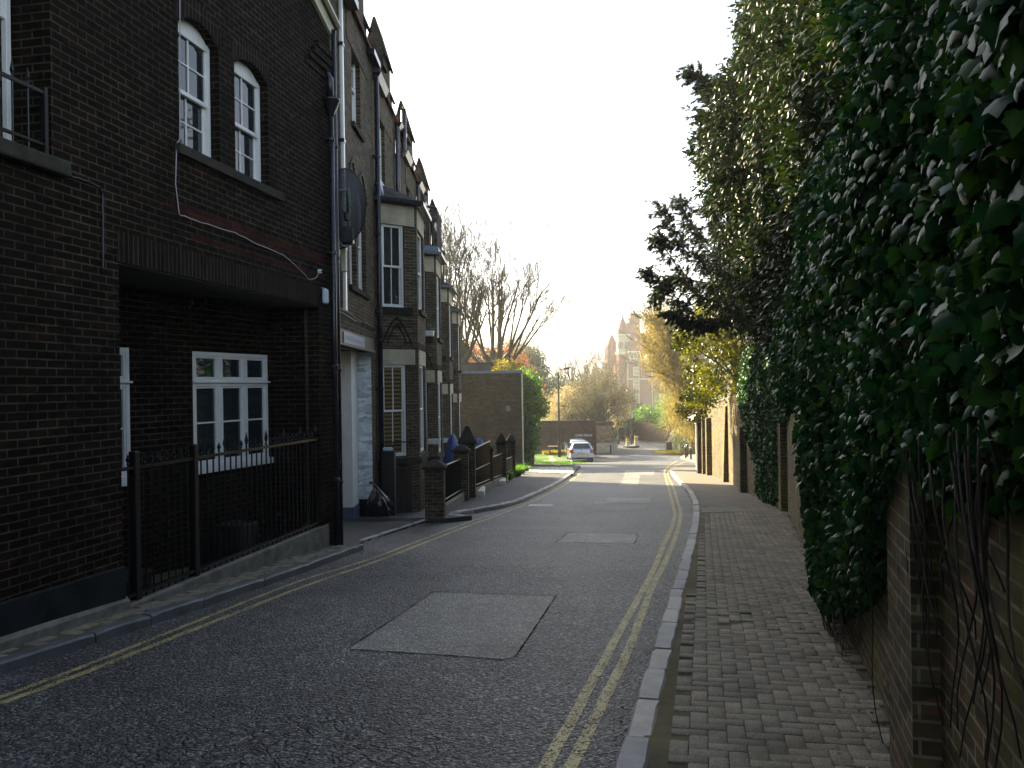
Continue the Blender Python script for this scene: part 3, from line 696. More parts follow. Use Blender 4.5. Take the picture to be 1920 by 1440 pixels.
build(mb, 'corbel', M['sooty'], b1)
# niche with its window
mb = MB(); mb.poly([F1.pt(nL-2.3,nZ-.1,-.42),F1.pt(nL+.1,nZ-.1,-.42),F1.pt(nL+.1,nZ+3.2,-.42),F1.pt(nL-2.3,nZ+3.2,-.42)]); build(mb, 'niche_wall', M['sooty'], b1)
aN = F1.pt(0,0,-.42); FN = Frame((aN.x, aN.y), F1.t); wn = FN.hit(13, 150)[0]
sash(FN, wn-1.1, wn, nZ+.02, nZ+2.5, .05, b1, 2, 2)
mb = MB(); mb.fbox(F1, nL-2.3, nL+.14, nZ-.14, nZ-.003, -.4, .09); o = build(mb, 'ledge', M['darkstone'], b1); bevel(o, .02)
# chimney-like mass and roof slab so the gable is not a card
mb = MB(); P = F1.pt
mb.mesh([P(-16,topf(aE-8)+.2,.1),P(aE-8,topf(aE-8)+.2,.1),P(aE+.1,topf(aE+.1)+.2,.1),P(aE+.1,topf(aE+.1)+.2,-7),P(aE-8,topf(aE-8)+.2,-7),P(-16,topf(aE-8)+.2,-7)], [(0,1,4,5),(1,2,3,4)]); build(mb, 'roof', M['slate'], b1)

# railing in the opening
fz0, fz1 = cz+.05, H(599, 823)[1]
rl = thing('iron_railing', F1.pt((oL+oR)/2, cz, -.06), 'black iron railing with spear tips closing the recess of the dark brick house', 'railing')
mb = MB(); mb.fbox(F1, oL+.01, oR-.01, fz1-.02, fz1+.012, -.09, -.03); build(mb, 'top_rail', M['iron'], rl)
mb = MB(); mb.fbox(F1, oL+.01, oR-.01, fz0, fz0+.03, -.09, -.03); build(mb, 'bottom_rail', M['iron'], rl)
pa = [H(262,880)[0], H(372,880)[0]]
for a in pa:
    mb = MB(); mb.fbox(F1, a-.04, a+.04, cz-.1, fz1+.16, -.10, -.02); o = build(mb, 'post', M['iron'], rl); bevel(o, .006, 1)
nb = 36
for i in range(nb):
    a = oL+.05+(oR-oL-.1)*i/(nb-1)
    if any(abs(a-p) < .06 for p in pa): continue
    q = F1.pt(a, 0, -.06); tall = .20 if i % 4 == 3 and i > 12 else .11
    mb = MB(); mb.tube([(q.x,q.y,cz-.01),(q.x,q.y,fz1+.03)], .011, 6)
    mb.lathe((q.x,q.y,fz1+.03), [(.011,0),(.02,.01),(.009,.022),(.026,tall*.45),(.012,tall*.75),(.002,tall)], 6)
    build(mb, 'bar', M['iron'], rl)
# railing across the niche
nr = thing('window_railing', F1.pt(nL-.8, nZ, .0), 'small black iron window guard on the stone ledge high up at the left', 'railing')
zt, zb = H(60,163)[1], H(60,262)[1]
mb = MB(); mb.fbox(F1, nL-2.1, nL-.05, zt-.015, zt+.015, -.03, .0); build(mb, 'top_rail', M['iron'], nr)
mb = MB(); mb.fbox(F1, nL-2.1, nL-.05, zb-.012, zb+.012, -.03, .0); build(mb, 'bottom_rail', M['iron'], nr)
mb = MB(); mb.fbox(F1, nL-.08, nL-.04, nZ, zt+.05, -.035, .005); build(mb, 'post', M['iron'], nr)
for i in range(10):
    a = nL-.25-i*.17; q = F1.pt(a,0,-.015); mb = MB(); mb.tube([(q.x,q.y,nZ),(q.x,q.y,zt+.04)], .009, 5); mb.lathe((q.x,q.y,zt+.04), [(.009,0),(.02,.03),(.003,.12)], 6); build(mb, 'bar', M['iron'], nr)
# pipes, cables and fittings on this house
def ppath(F, px, d, lift=0): return [F.pt(F.hit(x,y)[0], F.hit(x,y)[1], d) for x, y in px]
def pipe(name, label, cat, F, a, z0, z1, d, r, parent_parts=(), mat='pipe', brackets=True):
    th = thing(name, F.pt(a, z0, d), label, cat)
    q = F.pt(a, 0, d); mb = MB(); mb.tube([(q.x,q.y,z0),(q.x,q.y,z1)], r, 14)
    z = z0+1.0
    build(mb, 'pipe', M[mat], th, smooth=True)
    while brackets and z < z1-.2:
        mb = MB(); mb.lathe((q.x,q.y,z), [(r+.002,0),(r+.012,.01),(r+.012,.05),(r+.002,.06)], 14); mb.fbox(F, a-r*1.7, a+r*1.7, z+.01, z+.05, 0, d); build(mb, 'bracket', M[mat], th); z += 1.8
    return th
aP = H(618, 700)[0]; zh = H(617, 205)[1]
dp = pipe('downpipe', 'black cast-iron downpipe with a funnel hopper on the end of the nearest house', 'downpipe', F1, aP, g(13)-.02, zh-.15, .09, .045)
q = F1.pt(aP, 0, .09)
mb = MB(); mb.lathe((q.x,q.y,zh-.16), [(.05,0),(.055,.03),(.13,.22),(.145,.23),(.145,.27),(.12,.27)], 16); build(mb, 'hopper', M['pipe'], dp, smooth=True)
mb = MB(); zz = H(617,150)[1]; mb.tube([F1.pt(aP,zh+.05,.08),F1.pt(aP,zz-.05,.08),F1.pt(aP,zz+.02,.05),F1.pt(aP,zz+.04,-.05)], .055, 12); build(mb, 'swan_neck', M['pipe'], dp, smooth=True)
pipe('soil_pipe', 'straight black pipe on the very corner of the nearest house', 'downpipe', F1, H(627,700)[0], g(13.4)-.05, zv+.1, .07, .04)
def cable(name, label, F, px, d, r, mat):
    P = ppath(F, px, d); C = []
    for i in range(len(P)-1):
        for k in range(6): C.append(P[i].lerp(P[i+1], k/6)+Vector((0,0,random.uniform(-.006,.006))))
    C.append(P[-1]); mb = MB(); mb.tube(C, r, 6); o = build(mb, name, M[mat], smooth=True); return tag(o, label, 'cable')
cable('cable', 'thin pale cable dropping past the upper windows and sagging along the dark brick wall', F1, [(335,-80),(335,262),(329,270),(327,345),(334,402),(360,412),(440,437),(480,458),(530,478),(560,505),(578,524),(590,522),(597,512)], .015, .006, 'cable')
cable('cable', 'black cable bending down from the stone ledge at the left of the nearest house', F1, [(60,312),(105,323),(160,341),(182,350),(189,362),(190,420),(190,515)], .02, .011, 'pipe')
th = thing('alarm_box', F1.pt(H(606,556)[0], H(606,570)[1], .03), 'small pale blue rounded box beside the downpipe at the end of the recess', 'alarm box')
mb = MB(); a, z = H(606,556); mb.fbox(F1, a-.07, a+.07, z-.12, z+.12, .0, .075); o = build(mb, 'case', M['plastic'], th); bevel(o, .045, 4)
mb = MB(); mb.fbox(F1, a-.08, a+.08, z+.122, z+.13, 0, .03); build(mb, 'back_plate', M['plastic'], th)
a, z = H(597,509); q = F1.pt(a,z,.03); th = thing('door_camera', q, 'tiny round blue-grey camera above the alarm box', 'camera')
mb = MB(); mb.tube([F1.pt(a,z,.0),F1.pt(a,z,.05)], [.035,.03], 12); build(mb, 'housing', M['plastic'], th); mb = MB(); mb.tube([F1.pt(a,z,.05),F1.pt(a,z,.06)], [.016,.014], 10); build(mb, 'lens', M['black'], th)
# dark bins and boxes standing in the recess
for (px, py, wd, hh, lb) in ((300,1000,.5,.55,'dark storage box on the recess floor behind the left part of the railing'), (500,930,.45,.7,'dark wheeled bin behind the right part of the railing')):
    a = H(px, py)[0]; th = thing('refuse_bin', F1.pt(a, g(10.5)-.25, -.45), lb, 'bin'); z0 = g(10.5)-.245
    mb = MB(); mb.hexa([F1.pt(a-wd/2*.85,z0,-.3),F1.pt(a+wd/2*.85,z0,-.3),F1.pt(a+wd/2*.85,z0,-.62),F1.pt(a-wd/2*.85,z0,-.62),F1.pt(a-wd/2,z0+hh,-.26),F1.pt(a+wd/2,z0+hh,-.26),F1.pt(a+wd/2,z0+hh,-.66),F1.pt(a-wd/2,z0+hh,-.66)]); o = build(mb, 'body', M['black'], th); bevel(o, .02)
    mb = MB(); mb.fbox(F1, a-wd/2-.02, a+wd/2+.02, z0+hh+.002, z0+hh+.05, -.68, -.24); o = build(mb, 'lid', M['black'], th); bevel(o, .015)

# ================= mews house =================
T = Frame((TX, 0), (0, 1)); HT = T.hit
mw = thing('mews_house', (TX-2, 16.5, g(16.5)), 'brown brick mews house with lancet windows over a wide white-walled gateway', 'house')
dT = HT(697, 659)[1]; dR_ = HT(697, 700)[0]; bT = HT(701, 638)[1]
l1 = (HT(655,450)[0], HT(668,450)[0], HT(655,533)[1], HT(660,318)[1]); l2 = (HT(671.5,450)[0], HT(686,450)[0], l1[2], l1[3])
u1 = (HT(659,140)[0], HT(675,140)[0], HT(662,232)[1], HT(662,60)[1])
print('mews', dT, dR_, bT, l1, l2, u1)
mE = 19.28
gap = .9
mb = MB(); wallholes(mb, T, 12.6, mE, -5, 7.6, [(13.4, dR_, -5, dT, 0, 'seg', .012), l1+(.42,'pt'), l2+(.42,'pt'), u1+(.12,'seg')], depth=.16)
mb.box(TX-1.3, TX-.001, mE-.02, mE, -5, 7.6); mb.box(TX-1.32, TX-1.3, 12.6, mE, dT, 8.3)
build(mb, 'wall', M['stock'], mw)
for w, n in ((l1,1), (l2,1)): sash(T, w[0]+.0, w[1]-.0, w[2], w[3]-.02, -.1, mw, 2, 1, rise=.3)
sash(T, u1[0], u1[1], u1[2], u1[3], -.1, mw, 2, 2, rise=.1)
mb = MB(); mb.fbox(T, l1[0]-.12, l2[1]+.12, l1[2]-.1, l1[2]-.003, -.02, .07); build(mb, 'sill', M['darkstone'], mw)
mb = MB(); mb.fbox(T, u1[0]-.1, u1[1]+.1, u1[2]-.1, u1[2]-.003, -.02, .07); build(mb, 'sill', M['darkstone'], mw)
for w in (l1, l2):
    mb = MB(); c = archpts(w[0]-.12, w[1]+.12, w[3]+.14, .52, 'pt', 14)
    for (pa_, pz_), (qa, qz) in zip(c, c[1:]): mb.hexa([T.pt(pa_,pz_,.03),T.pt(qa,qz,.03),T.pt(qa,qz,-.01),T.pt(pa_,pz_,-.01),T.pt(pa_,pz_+.09,.03),T.pt(qa,qz+.09,.03),T.pt(qa,qz+.09,-.01),T.pt(pa_,pz_+.09,-.01)])
    build(mb, 'hood_mould', M['stock'], mw)
mb = MB(); mb.fbox(T, 13.3, dR_+.1, dT, bT, -.02, .05); build(mb, 'fascia_beam', M['black'], mw)
mb = MB(); mb.fbox(T, 13.3, dR_, dT-.02, dT-.001, -1.3, -.2); mb.fbox(T, 13.3, dR_+.08, dT-.03, dT+.01, -.02, .09); build(mb, 'gateway_soffit', M['black'], mw)
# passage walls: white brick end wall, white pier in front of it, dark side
mb = MB(); mb.box(TX-.42, TX-.013, dR_+.002, dR_+.2, g(18)+.28, dT-.02); mb.box(TX-2.0, TX-.42, dR_+.002, dR_+.2, g(18)+.28, dT-.02); build(mb, 'white_brick_wall', M['whitebrick'], mw)
mb = MB(); mb.box(TX-2.0, TX-.013, dR_-.01, dR_+.21, -5, g(18)+.278); build(mb, 'base_course', M['plinth'], mw)
mb = MB(); xa = ray(650, 800)[0]*18.0; xb = ray(665, 800)[0]*18.2
mb.box(xa-.1, xb, 17.9, dR_-.001, g(18)+.2, dT-.02); o = build(mb, 'white_pier', M['white'], mw)
mb = MB(); mb.box(xa-.11, xb+.01, 17.89, dR_-.001, -5, g(18)+.198); build(mb, 'pier_base', M['lead'], mw)
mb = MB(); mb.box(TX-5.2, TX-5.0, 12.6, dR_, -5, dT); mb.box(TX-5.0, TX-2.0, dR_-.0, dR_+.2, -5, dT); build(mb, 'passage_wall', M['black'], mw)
mb = MB(); mb.box(TX+.02, TX+.24, 12.7, 16.3, 7.45, 7.6); build(mb, 'gutter', M['pipe'], mw)
mb = MB(); mb.box(TX+.02, TX+.2, 18.4, mE, 7.45, 7.57); build(mb, 'gutter', M['pipe'], mw)
mb = MB(); mb.hexa([(TX+.1,12.7,7.61),(TX+.1,mE,7.61),(TX-1.3,mE,8.3),(TX-1.3,12.7,8.3),(TX+.1,12.7,7.67),(TX+.1,mE,7.67),(TX-1.3,mE,8.38),(TX-1.3,12.7,8.38)]); build(mb, 'roof', M['tile'], mw)
# lettered sign
def text(body, size, loc, rot, mat, parent, depth=.004, name='lettering', width=None):
    cu = bpy.data.curves.new(name, 'FONT'); cu.body = body; cu.size = size; cu.extrude = depth; cu.align_x = 'CENTER'; cu.align_y = 'CENTER'; cu.resolution_u = 3
    o = bpy.data.objects.new(name, cu); COL.objects.link(o); dg = bpy.context.evaluated_depsgraph_get(); me = bpy.data.meshes.new_from_object(o.evaluated_get(dg)); bpy.data.objects.remove(o)
    if width:
        xs = [v.co.x for v in me.vertices]; k = width/(max(xs)-min(xs))
        for v in me.vertices: v.co.x *= k
    me.materials.clear(); me.materials.append(mat); o = bpy.data.objects.new(name, me); COL.objects.link(o)
    if parent is not None: o.parent = parent; o.location = Vector(loc)-Vector(parent['_w'])
    else: o.location = loc
    o.rotation_euler = rot; return o
s0, s1 = HT(638,630)[0], HT(678,644)[0]; z1_, z0_ = HT(678,634)[1], HT(678,655)[1]; z1_ = min(z1_, bT+.03); z0_ = max(z0_, dT+.02)
sg = thing('name_sign', T.pt((s0+s1)/2, z0_, .05), 'blue sign with pale capitals reading BRANCH HILL MEWS on the black beam over the gateway', 'sign')
mb = MB(); mb.fbox(T, s0, s1, z0_, z1_, .052, .07); build(mb, 'board', plain('sign_blue', (.09,.17,.36), .4, .1, 4, .05, 40), sg)
text('BRANCH HILL MEWS', (z1_-z0_)*.52, T.pt((s0+s1)/2, (z0_+z1_)/2, .072), (R(90), 0, R(90)), plain('sign_letters', (.5,.55,.62), .5, .1, 4, .05, 40), sg, width=(s1-s0)*.84)
# white trunking, mesh dish, lantern, bracket box
aW = HT(637.5, 300)[0]; zW0 = HT(637.5, 582)[1]
th = thing('white_downpipe', T.pt(aW, zW0, .05), 'glossy white pipe running down the mews house beside the corner of the dark house', 'downpipe')
mb = MB(); mb.fbox(T, aW-.05, aW+.05, zW0, 7.4, .02, .09); o = build(mb, 'pipe', M['whitegloss'], th); bevel(o, .02, 3)
for z in (2.6, 4.6, 6.4):
    mb = MB(); mb.fbox(T, aW-.075, aW+.075, z, z+.06, .0, .1); build(mb, 'bracket', M['pipe'], th)
t = NT('dish_mesh'); uv = t.uv(); v = t.n('TexVoronoi'); v.inputs['Scale'].default_value = 220; t.l(uv, v.inputs['Vector'])
tr = t.n('BsdfTransparent'); mx = t.n('MixShader'); t.l(t.ramp(v.outputs['Distance'], [(.22, 0), (.3, 1)]), mx.inputs[0]); t.l(tr.outputs[0], mx.inputs[1]); t.l(t.b.outputs[0], mx.inputs[2]); t.l(mx.outputs[0], t.out.inputs[0])
M['dishmesh'] = t.done((.03,.03,.035), .5)
c = at(651, 385, 13.9)
ds = thing('satellite_dish', (c.x-.3, c.y, c.z-.2), 'dark perforated satellite dish on an arm between the dark house and the mews house', 'satellite dish')
mb = MB(); n = 24; rx, rz = .33, .62
yaw = R(12)
def dp_(r, a): 
    x, z = rx*r*math.cos(a), rz*r*math.sin(a); y = .12*r*r
    return (c.x+x*math.cos(yaw)-y*math.sin(yaw), c.y-.12+x*math.sin(yaw)+y*math.cos(yaw), c.z+z)
for i in range(5):
    for k in range(n):
        a0_, a1_ = 2*math.pi*k/n, 2*math.pi*(k+1)/n; mb.poly([dp_(i/5,a0_), dp_((i+1)/5,a0_), dp_((i+1)/5,a1_), dp_(i/5,a1_)])
build(mb, 'reflector', M['dishmesh'], ds)
mb = MB(); mb.tube([dp_(1, 2*math.pi*k/n) for k in range(n+1)], .012, 6); build(mb, 'rim', M['iron'], ds)
ar = at(612,361,13.4); mb = MB(); mb.tube([ar+Vector((-.05,0,-.12)), ar, at(622,357,13.5), at(650,357,13.7), at(653,370,13.75), at(652,400,13.8)], .022, 8); build(mb, 'arm', plain('green_metal', (.05,.10,.10), .4, .2, 6, .1, 40), ds, smooth=True)
q = at(650, 404, 13.75); mb = MB(); mb.tube([q, q+Vector((.0,-.06,-.09))], [.05,.03], 12); mb.box(q.x-.05,q.x+.05,q.y-.02,q.y+.06,q.z-.04,q.z+.06); build(mb, 'receiver', M['iron'], ds)
q = at(652, 441, 14.2); ln = thing('wall_lantern', (q.x, q.y, q.z-.18), 'square black wall lantern with an amber pane beside the lancet windows', 'lantern')
mb = MB(); mb.box(q.x-.09,q.x+.09,q.y-.09,q.y+.09,q.z-.16,q.z+.14); o = build(mb, 'housing', M['black'], ln); bevel(o, .015)
mb = MB(); mb.box(q.x-.06,q.x+.03,q.y-.098,q.y-.091,q.z-.1,q.z+.04); build(mb, 'amber_pane', plain('amber_glass', (.35,.22,.06), .3, .1, 5, .05, 30), ln)
mb = MB(); mb.box(q.x+.092,q.x+.1,q.y-.07,q.y+.07,q.z-.14,q.z+.1); build(mb, 'side_pane', M['cream'], ln)
mb = MB(); mb.tube([(q.x-.02,q.y,q.z-.16),(q.x-.02,q.y,q.z-.2),(TX,q.y+.3,q.z-.22)], .014, 6); build(mb, 'bracket', M['iron'], ln)
q = at(638, 490, 14.4); bx = thing('junction_box', (q.x,q.y,q.z-.2), 'pale angular junction box hanging under the wall lantern', 'junction box')
mb = MB(); mb.hexa([(q.x-.13,q.y-.08,q.z-.34),(q.x-.05,q.y-.08,q.z-.3),(q.x-.05,q.y+.06,q.z-.3),(q.x-.13,q.y+.06,q.z-.34),(q.x-.12,q.y-.08,q.z+.1),(q.x-.0,q.y-.08,q.z+.24),(q.x-.0,q.y+.06,q.z+.24),(q.x-.12,q.y+.06,q.z+.1)]); o = build(mb, 'case', M['cream'], bx); bevel(o, .015)
mb = MB(); mb.box(q.x+.02,q.x+.11,q.y-.06,q.y+.06,q.z-.18,q.z+.26); o = build(mb, 'cover', M['cream'], bx); bevel(o, .015)
cable('cable', 'bundle of dark cables looping along the mews wall above the sign', T, [(622,572),(640,582),(655,590),(668,602),(680,606),(700,621)], .05, .014, 'pipe')
cable('cable', 'thin grey cable just under the dark bundle above the sign', T, [(624,578),(640,588),(660,600),(676,605),(684,604),(702,626)], .04, .008, 'cable')

# ================= terrace houses =================
Z0 = 0.0; NH = 4; DY, DZ = 5.0, -.40
A_, B_, C_, D_ = Vector((TX,19.35,0)), Vector((-2.26,20.0,0)), Vector((-2.26,21.75,0)), Vector((TX,22.4,0))
FS = Frame(A_, (B_-A_)); FF = Frame(B_, (C_-B_)); FB_ = Frame(C_, (D_-C_))
def crowsteps(h, dy, dz):
    # stepped gable rising through the eaves, every step under a small saddleback cap
    xc = TX-.2
    lm = MB(); lm.box(TX-.42, TX+.015, 20.1+dy, 22.45+dy, 6.6+dz, 7.62+dz); build(lm, 'gable', M['stock'], h)
    for (y0, y1, zb_, rise, hw) in ((20.95,22.1,8.5,.8,.215), (20.52,20.948,8.08,.5,.21), (20.1,20.518,7.66,.5,.20), (22.102,22.45,7.8,.5,.21)):
        y0 += dy; y1 += dy; zb_ += dz
        m_ = MB(); m_.box(xc-hw, xc+hw, y0, y1, 7.62+dz, zb_); m_.prism([(xc-hw,y0,zb_),(xc+hw,y0,zb_),(xc+.03,y0,zb_+rise),(xc-.03,y0,zb_+rise)], (0,y1-y0,0)); build(m_, 'crow_step', M['stock'], h)
        m_ = MB(); a = y0-.05; b = y1+.02
        o_ = [(xc-hw-.09,zb_-.10),(xc-.035,zb_+rise+.02),(xc-.035,zb_+rise+.09),(xc+.035,zb_+rise+.09),(xc+.035,zb_+rise+.02),(xc+hw+.09,zb_-.10),(xc+hw+.03,zb_-.10),(xc,zb_+rise-.06),(xc-hw-.03,zb_-.10)]
        for poly in ([0,1,2,8],):
            pass
        m_.prism([(xc-hw-.10,a,zb_-.10),(xc-hw-.03,a,zb_-.10),(xc,a,zb_+rise-.02),(xc,a,zb_+rise+.10),(xc-.03,a,zb_+rise+.10)], (0,b-a,0))
        m_.prism([(xc+hw+.10,a,zb_-.10),(xc+.03,a,zb_+rise+.10),(xc,a,zb_+rise+.10),(xc,a,zb_+rise-.02),(xc+hw+.03,a,zb_-.10)], (0,b-a,0)); build(m_, 'coping', M['darkstone'], h)
def house(roofed, label):
    h = thing('terrace_house', (TX-2, 21.5, g(21.5)), label, 'house', 'brick terrace houses')
    mb = MB()
    uw = (20.28, 21.05, 4.95, 7.0)
    wallholes(mb, T, mE+.03, mE+DY, -6, 7.35, [uw+(.12,'seg'), (22.9,23.6,4.95,7.0,.12,'seg'), (22.7,23.7,-.9,.9), (22.8,23.6,1.6,3.9,.4,'pt')], depth=.15)
    mb.box(TX-6, TX-.002, mE+.03, mE+.05, -6, 7.35); mb.box(TX-6, TX-.002, mE+DY-.02, mE+DY, -6, 7.35)
    build(mb, 'wall', M['stock'], h)
    for w in (uw, (22.9,23.6,4.95,7.0)): sash(T, w[0], w[1], w[2], w[3], -.09, h, 2, 2, rise=.1)
    sash(T, 22.8, 23.6, 1.6, 3.9, -.09, h, 2, 1, rise=.3); 
    for w in (uw, (22.9,23.6,4.95), (22.8,23.6,1.6)):
        mb = MB(); mb.fbox(T, w[0]-.1, w[1]+.1, w[2]-.1, w[2]-.003, -.02, .06); build(mb, 'sill', M['stone'], h)
    mb = MB(); mb.fbox(T, 22.7,23.7,-1.8,.9,-.14,-.1); d = build(mb, 'door', M['wood'], h)
    # bay
    wl = {}
    S = FS.hit; sl = (B_-A_).length; fl = (C_-B_).length
    gw = (S(717,780)[0], S(763,780)[0], S(740,856)[1], S(740,684)[1]); fw_ = (S(716,500)[0], S(758,500)[0], S(735,576)[1], S(735,421)[1])
    eav = S(760, 386)[1]
    if roofed is True: print('bay', gw, fw_, eav)
    mb = MB(); wallholes(mb, FS, 0, sl, -6, eav, [gw, fw_], depth=.1)
    wallholes(mb, FF, 0, fl, -6, eav, [(.28, fl-.28, gw[2], gw[3]), (.28, fl-.28, fw_[2], fw_[3])], depth=.1)
    wallholes(mb, FB_, 0, (D_-C_).length, -6, eav, [(.3,.85,gw[2],gw[3]), (.3,.85,fw_[2],fw_[3])], depth=.1)
    bay = build(mb, 'bay', M['stock'], h)
    for w in (gw, fw_):
        gl = 'blind' if w is gw else 'glass'
        sash(FS, w[0], w[1], w[2], w[3], -.05, h, 2, 1, glass=gl, fw=.06)
        sash(FF, .28, fl-.28, w[2], w[3], -.05, h, 2, 1, glass='glass', fw=.06)
        sash(FB_, .3, .85, w[2], w[3], -.05, h, 2, 1)
    lm = MB()
    for (Fq_, a_, b_, z0_, z1_) in ((FS, S(713,668)[0], S(778,668)[0], gw[3]+.002, S(740,655)[1]), (FF, .12, fl-.12, gw[3]+.002, S(740,655)[1]), (FS, S(713,400)[0], S(776,400)[0], fw_[3]+.002, eav-.01), (FF, .12, fl-.12, fw_[3]+.002, eav-.01)):
        lm = MB(); lm.fbox(Fq_, a_, b_, z0_, z1_, -.05, .012); build(lm, 'lintel', M['stone'], h)
    lm = MB()
    lm.hexa([FS.pt(S(712,580)[0],fw_[2]-.19,.02),FS.pt(S(771,580)[0],fw_[2]-.19,.02),FS.pt(S(771,580)[0],fw_[2]-.19,-.02),FS.pt(S(712,580)[0],fw_[2]-.19,-.02),FS.pt(S(712,580)[0],fw_[2]-.005,.1),FS.pt(S(771,580)[0],fw_[2]-.005,.1),FS.pt(S(771,580)[0],fw_[2]-.005,-.02),FS.pt(S(712,580)[0],fw_[2]-.005,-.02)])
    build(lm, 'sill', M['darkstone'], h); lm = MB(); lm.fbox(FF, .2, fl-.2, fw_[2]-.12, fw_[2]-.004, -.02, .08); build(lm, 'sill', M['darkstone'], h); lm = MB()
    lm.fbox(FS, -.05, sl+.02, gw[2]-.2, gw[2]-.06, -.02, .05); lm.fbox(FF, 0, fl, gw[2]-.2, gw[2]-.06, -.02, .05)
    build(lm, 'sill', M['darkstone'], h)
    lm = MB(); lm.fbox(FF, .02, fl-.02, gw[3]+.30, gw[3]+.55, -.02, .006); build(lm, 'brick_band', M['redband'], h)
    # gothic relieving arch in the panel between the windows
    for k, rr_ in enumerate((0, .13)):
        lm = MB(); c = archpts(S(716,640)[0]+rr_*1.0, S(772,640)[0]-rr_, S(745,600)[1]-rr_*1.2, .62-rr_*1.3, 'pt', 14)
        for (pa_,pz_),(qa,qz) in zip(c, c[1:]): lm.hexa([FS.pt(pa_,pz_,.012),FS.pt(qa,qz,.012),FS.pt(qa,qz,-.01),FS.pt(pa_,pz_,-.01),FS.pt(pa_,pz_+.075,.012),FS.pt(qa,qz+.075,.012),FS.pt(qa,qz+.075,-.01),FS.pt(pa_,pz_+.075,-.01)])
        build(lm, 'relieving_arch', M['soldier'], h)
    # cornice + roof or balcony on the bay
    def ring(o, z): return [Vector((TX,19.35-o*1.3,z)), Vector((-2.26+o,20.0-o*.6,z)), Vector((-2.26+o,21.75+o*.6,z)), Vector((TX,22.4+o*1.3,z))]
    lm = MB(); a, b = ring(.0, eav), ring(.12, eav)
    a2, b2 = ring(0, eav+.1), ring(.12, eav+.1)
    for i in range(3): lm.hexa([a[i],b[i],b[i+1],a[i+1],a2[i],b2[i],b2[i+1],a2[i+1]])
    g1, g2 = ring(.12, eav+.02), ring(.2, eav+.02); g3, g4 = ring(.12, eav+.11), ring(.2, eav+.11)
    for i in range(3): lm.hexa([g1[i],g2[i],g2[i+1],g1[i+1],g3[i],g4[i],g4[i+1],g3[i+1]])
    build(lm, 'bay_gutter', M['pipe'], h)
    if roofed:
        lm = MB(); b3 = ring(.14, eav+.12); tz = eav+.62; tp = [Vector((TX,20.2,tz)), Vector((TX,21.5,tz))]
        lm.poly([b3[0],b3[1],tp[0]]); lm.poly([b3[1],b3[2],tp[1],tp[0]]); lm.poly([b3[2],b3[3],tp[1]]); build(lm, 'bay_roof', M['slate'], h)
        lm = MB(); lm.box(TX+.001,TX+.04,19.5,21.9,eav+.35,tz+.08); lm.hexa([(TX+.02,19.3,eav+.13),(TX+.2,19.35,eav+.14),(TX+.2,19.6,eav+.2),(TX+.02,19.6,eav+.2),(TX+.02,19.4,eav+.46),(TX+.12,19.45,eav+.46),(TX+.12,19.7,eav+.5),(TX+.02,19.7,eav+.5)]); build(lm, 'flashing', M['lead'], h)
    else:
        lm = MB(); a, b = ring(-.5, eav+.11), ring(.1, eav+.11); a2, b2 = ring(-.5, eav+.28), ring(.1, eav+.28)
        lm.mesh(b+b2, [(0,1,2,3),(7,6,5,4),(0,4,5,1),(1,5,6,2),(2,6,7,3)]); build(lm, 'balcony_floor', M['lead'], h)
        rt = ring(.05, eav+1.45); rb = ring(.05, eav+.28); lm = MB()
        for i in range(3): lm.tube([rt[i], rt[i+1]], .03, 6)
        build(lm, 'handrail', M['iron'], h)
        for i in range(3):
            nbr = 5 if i != 1 else 9
            for k in range(nbr):
                p, q_ = rb[i].lerp(rb[i+1], (k+.5)/nbr), rt[i].lerp(rt[i+1], (k+.5)/nbr); dd = (rb[i+1]-rb[i]).normalized()*.035; nn = Vector((dd.y,-dd.x,0))*.3
                lm = MB(); lm.hexa([p-dd,p+dd,p+dd+nn,p-dd+nn,q_-dd,q_+dd,q_+dd+nn,q_-dd+nn]); build(lm, 'baluster', M['wood'], h)
    crowsteps(h, 0, 0); by0, by1 = 20.9, 22.3; F_ = TX
    # gutters, roof, drainpipe
    for (y0, y1) in ((mE+.05, 20.6), (23.0, mE+DY-.02)):
        lm = MB(); lm.hexa([(F_-.1,y0,7.2),(F_+.12,y0,7.24),(F_+.12,y1,7.24),(F_-.1,y1,7.2),(F_-.1,y0,7.4),(F_+.2,y0,7.4),(F_+.2,y1,7.4),(F_-.1,y1,7.4)]); build(lm, 'gutter', M['pipe'], h)
    lm = MB(); y0, y1 = mE+.03, mE+DY
    lm.hexa([(F_+.1,y0,7.36),(F_+.1,y1,7.36),(F_-4.5,y1,9.3),(F_-4.5,y0,9.3),(F_+.1,y0,7.42),(F_+.1,y1,7.42),(F_-4.5,y1,9.38),(F_-4.5,y0,9.38)]); lm.box(F_-4.6,F_-4.4,y0,y1,9.3,9.5); build(lm, 'roof', M['tile'], h)
    lm = MB(); lm.tube([(F_+.08,23.0,7.2),(F_+.08,23.0,eav+.1)], .05, 10); lm.tube([(F_+.08,22.75,7.2),(F_+.08,22.75,4.2)], .045, 10); build(lm, 'drainpipe', M['pipe'], h, smooth=True)
    return h
crowsteps(mw, -3.9, .3)
h1 = house(True, 'brick terrace house nearest the white gateway, sash windows in its canted bay')
h2 = house(False, 'terrace house with a balcony of dark slats on top of its bay'); h2.location += Vector((0, DY, DZ))
h3 = dup(h1); h3.location += Vector((0, 2*DY, 2*DZ)); h3['label'] = 'terrace house third from the white gateway, just past the one with the balcony'
h4 = dup(h1); h4.location += Vector((0, 3*DY, 3*DZ)); h4['label'] = 'last terrace house at the far end, towards the bare plane trees'
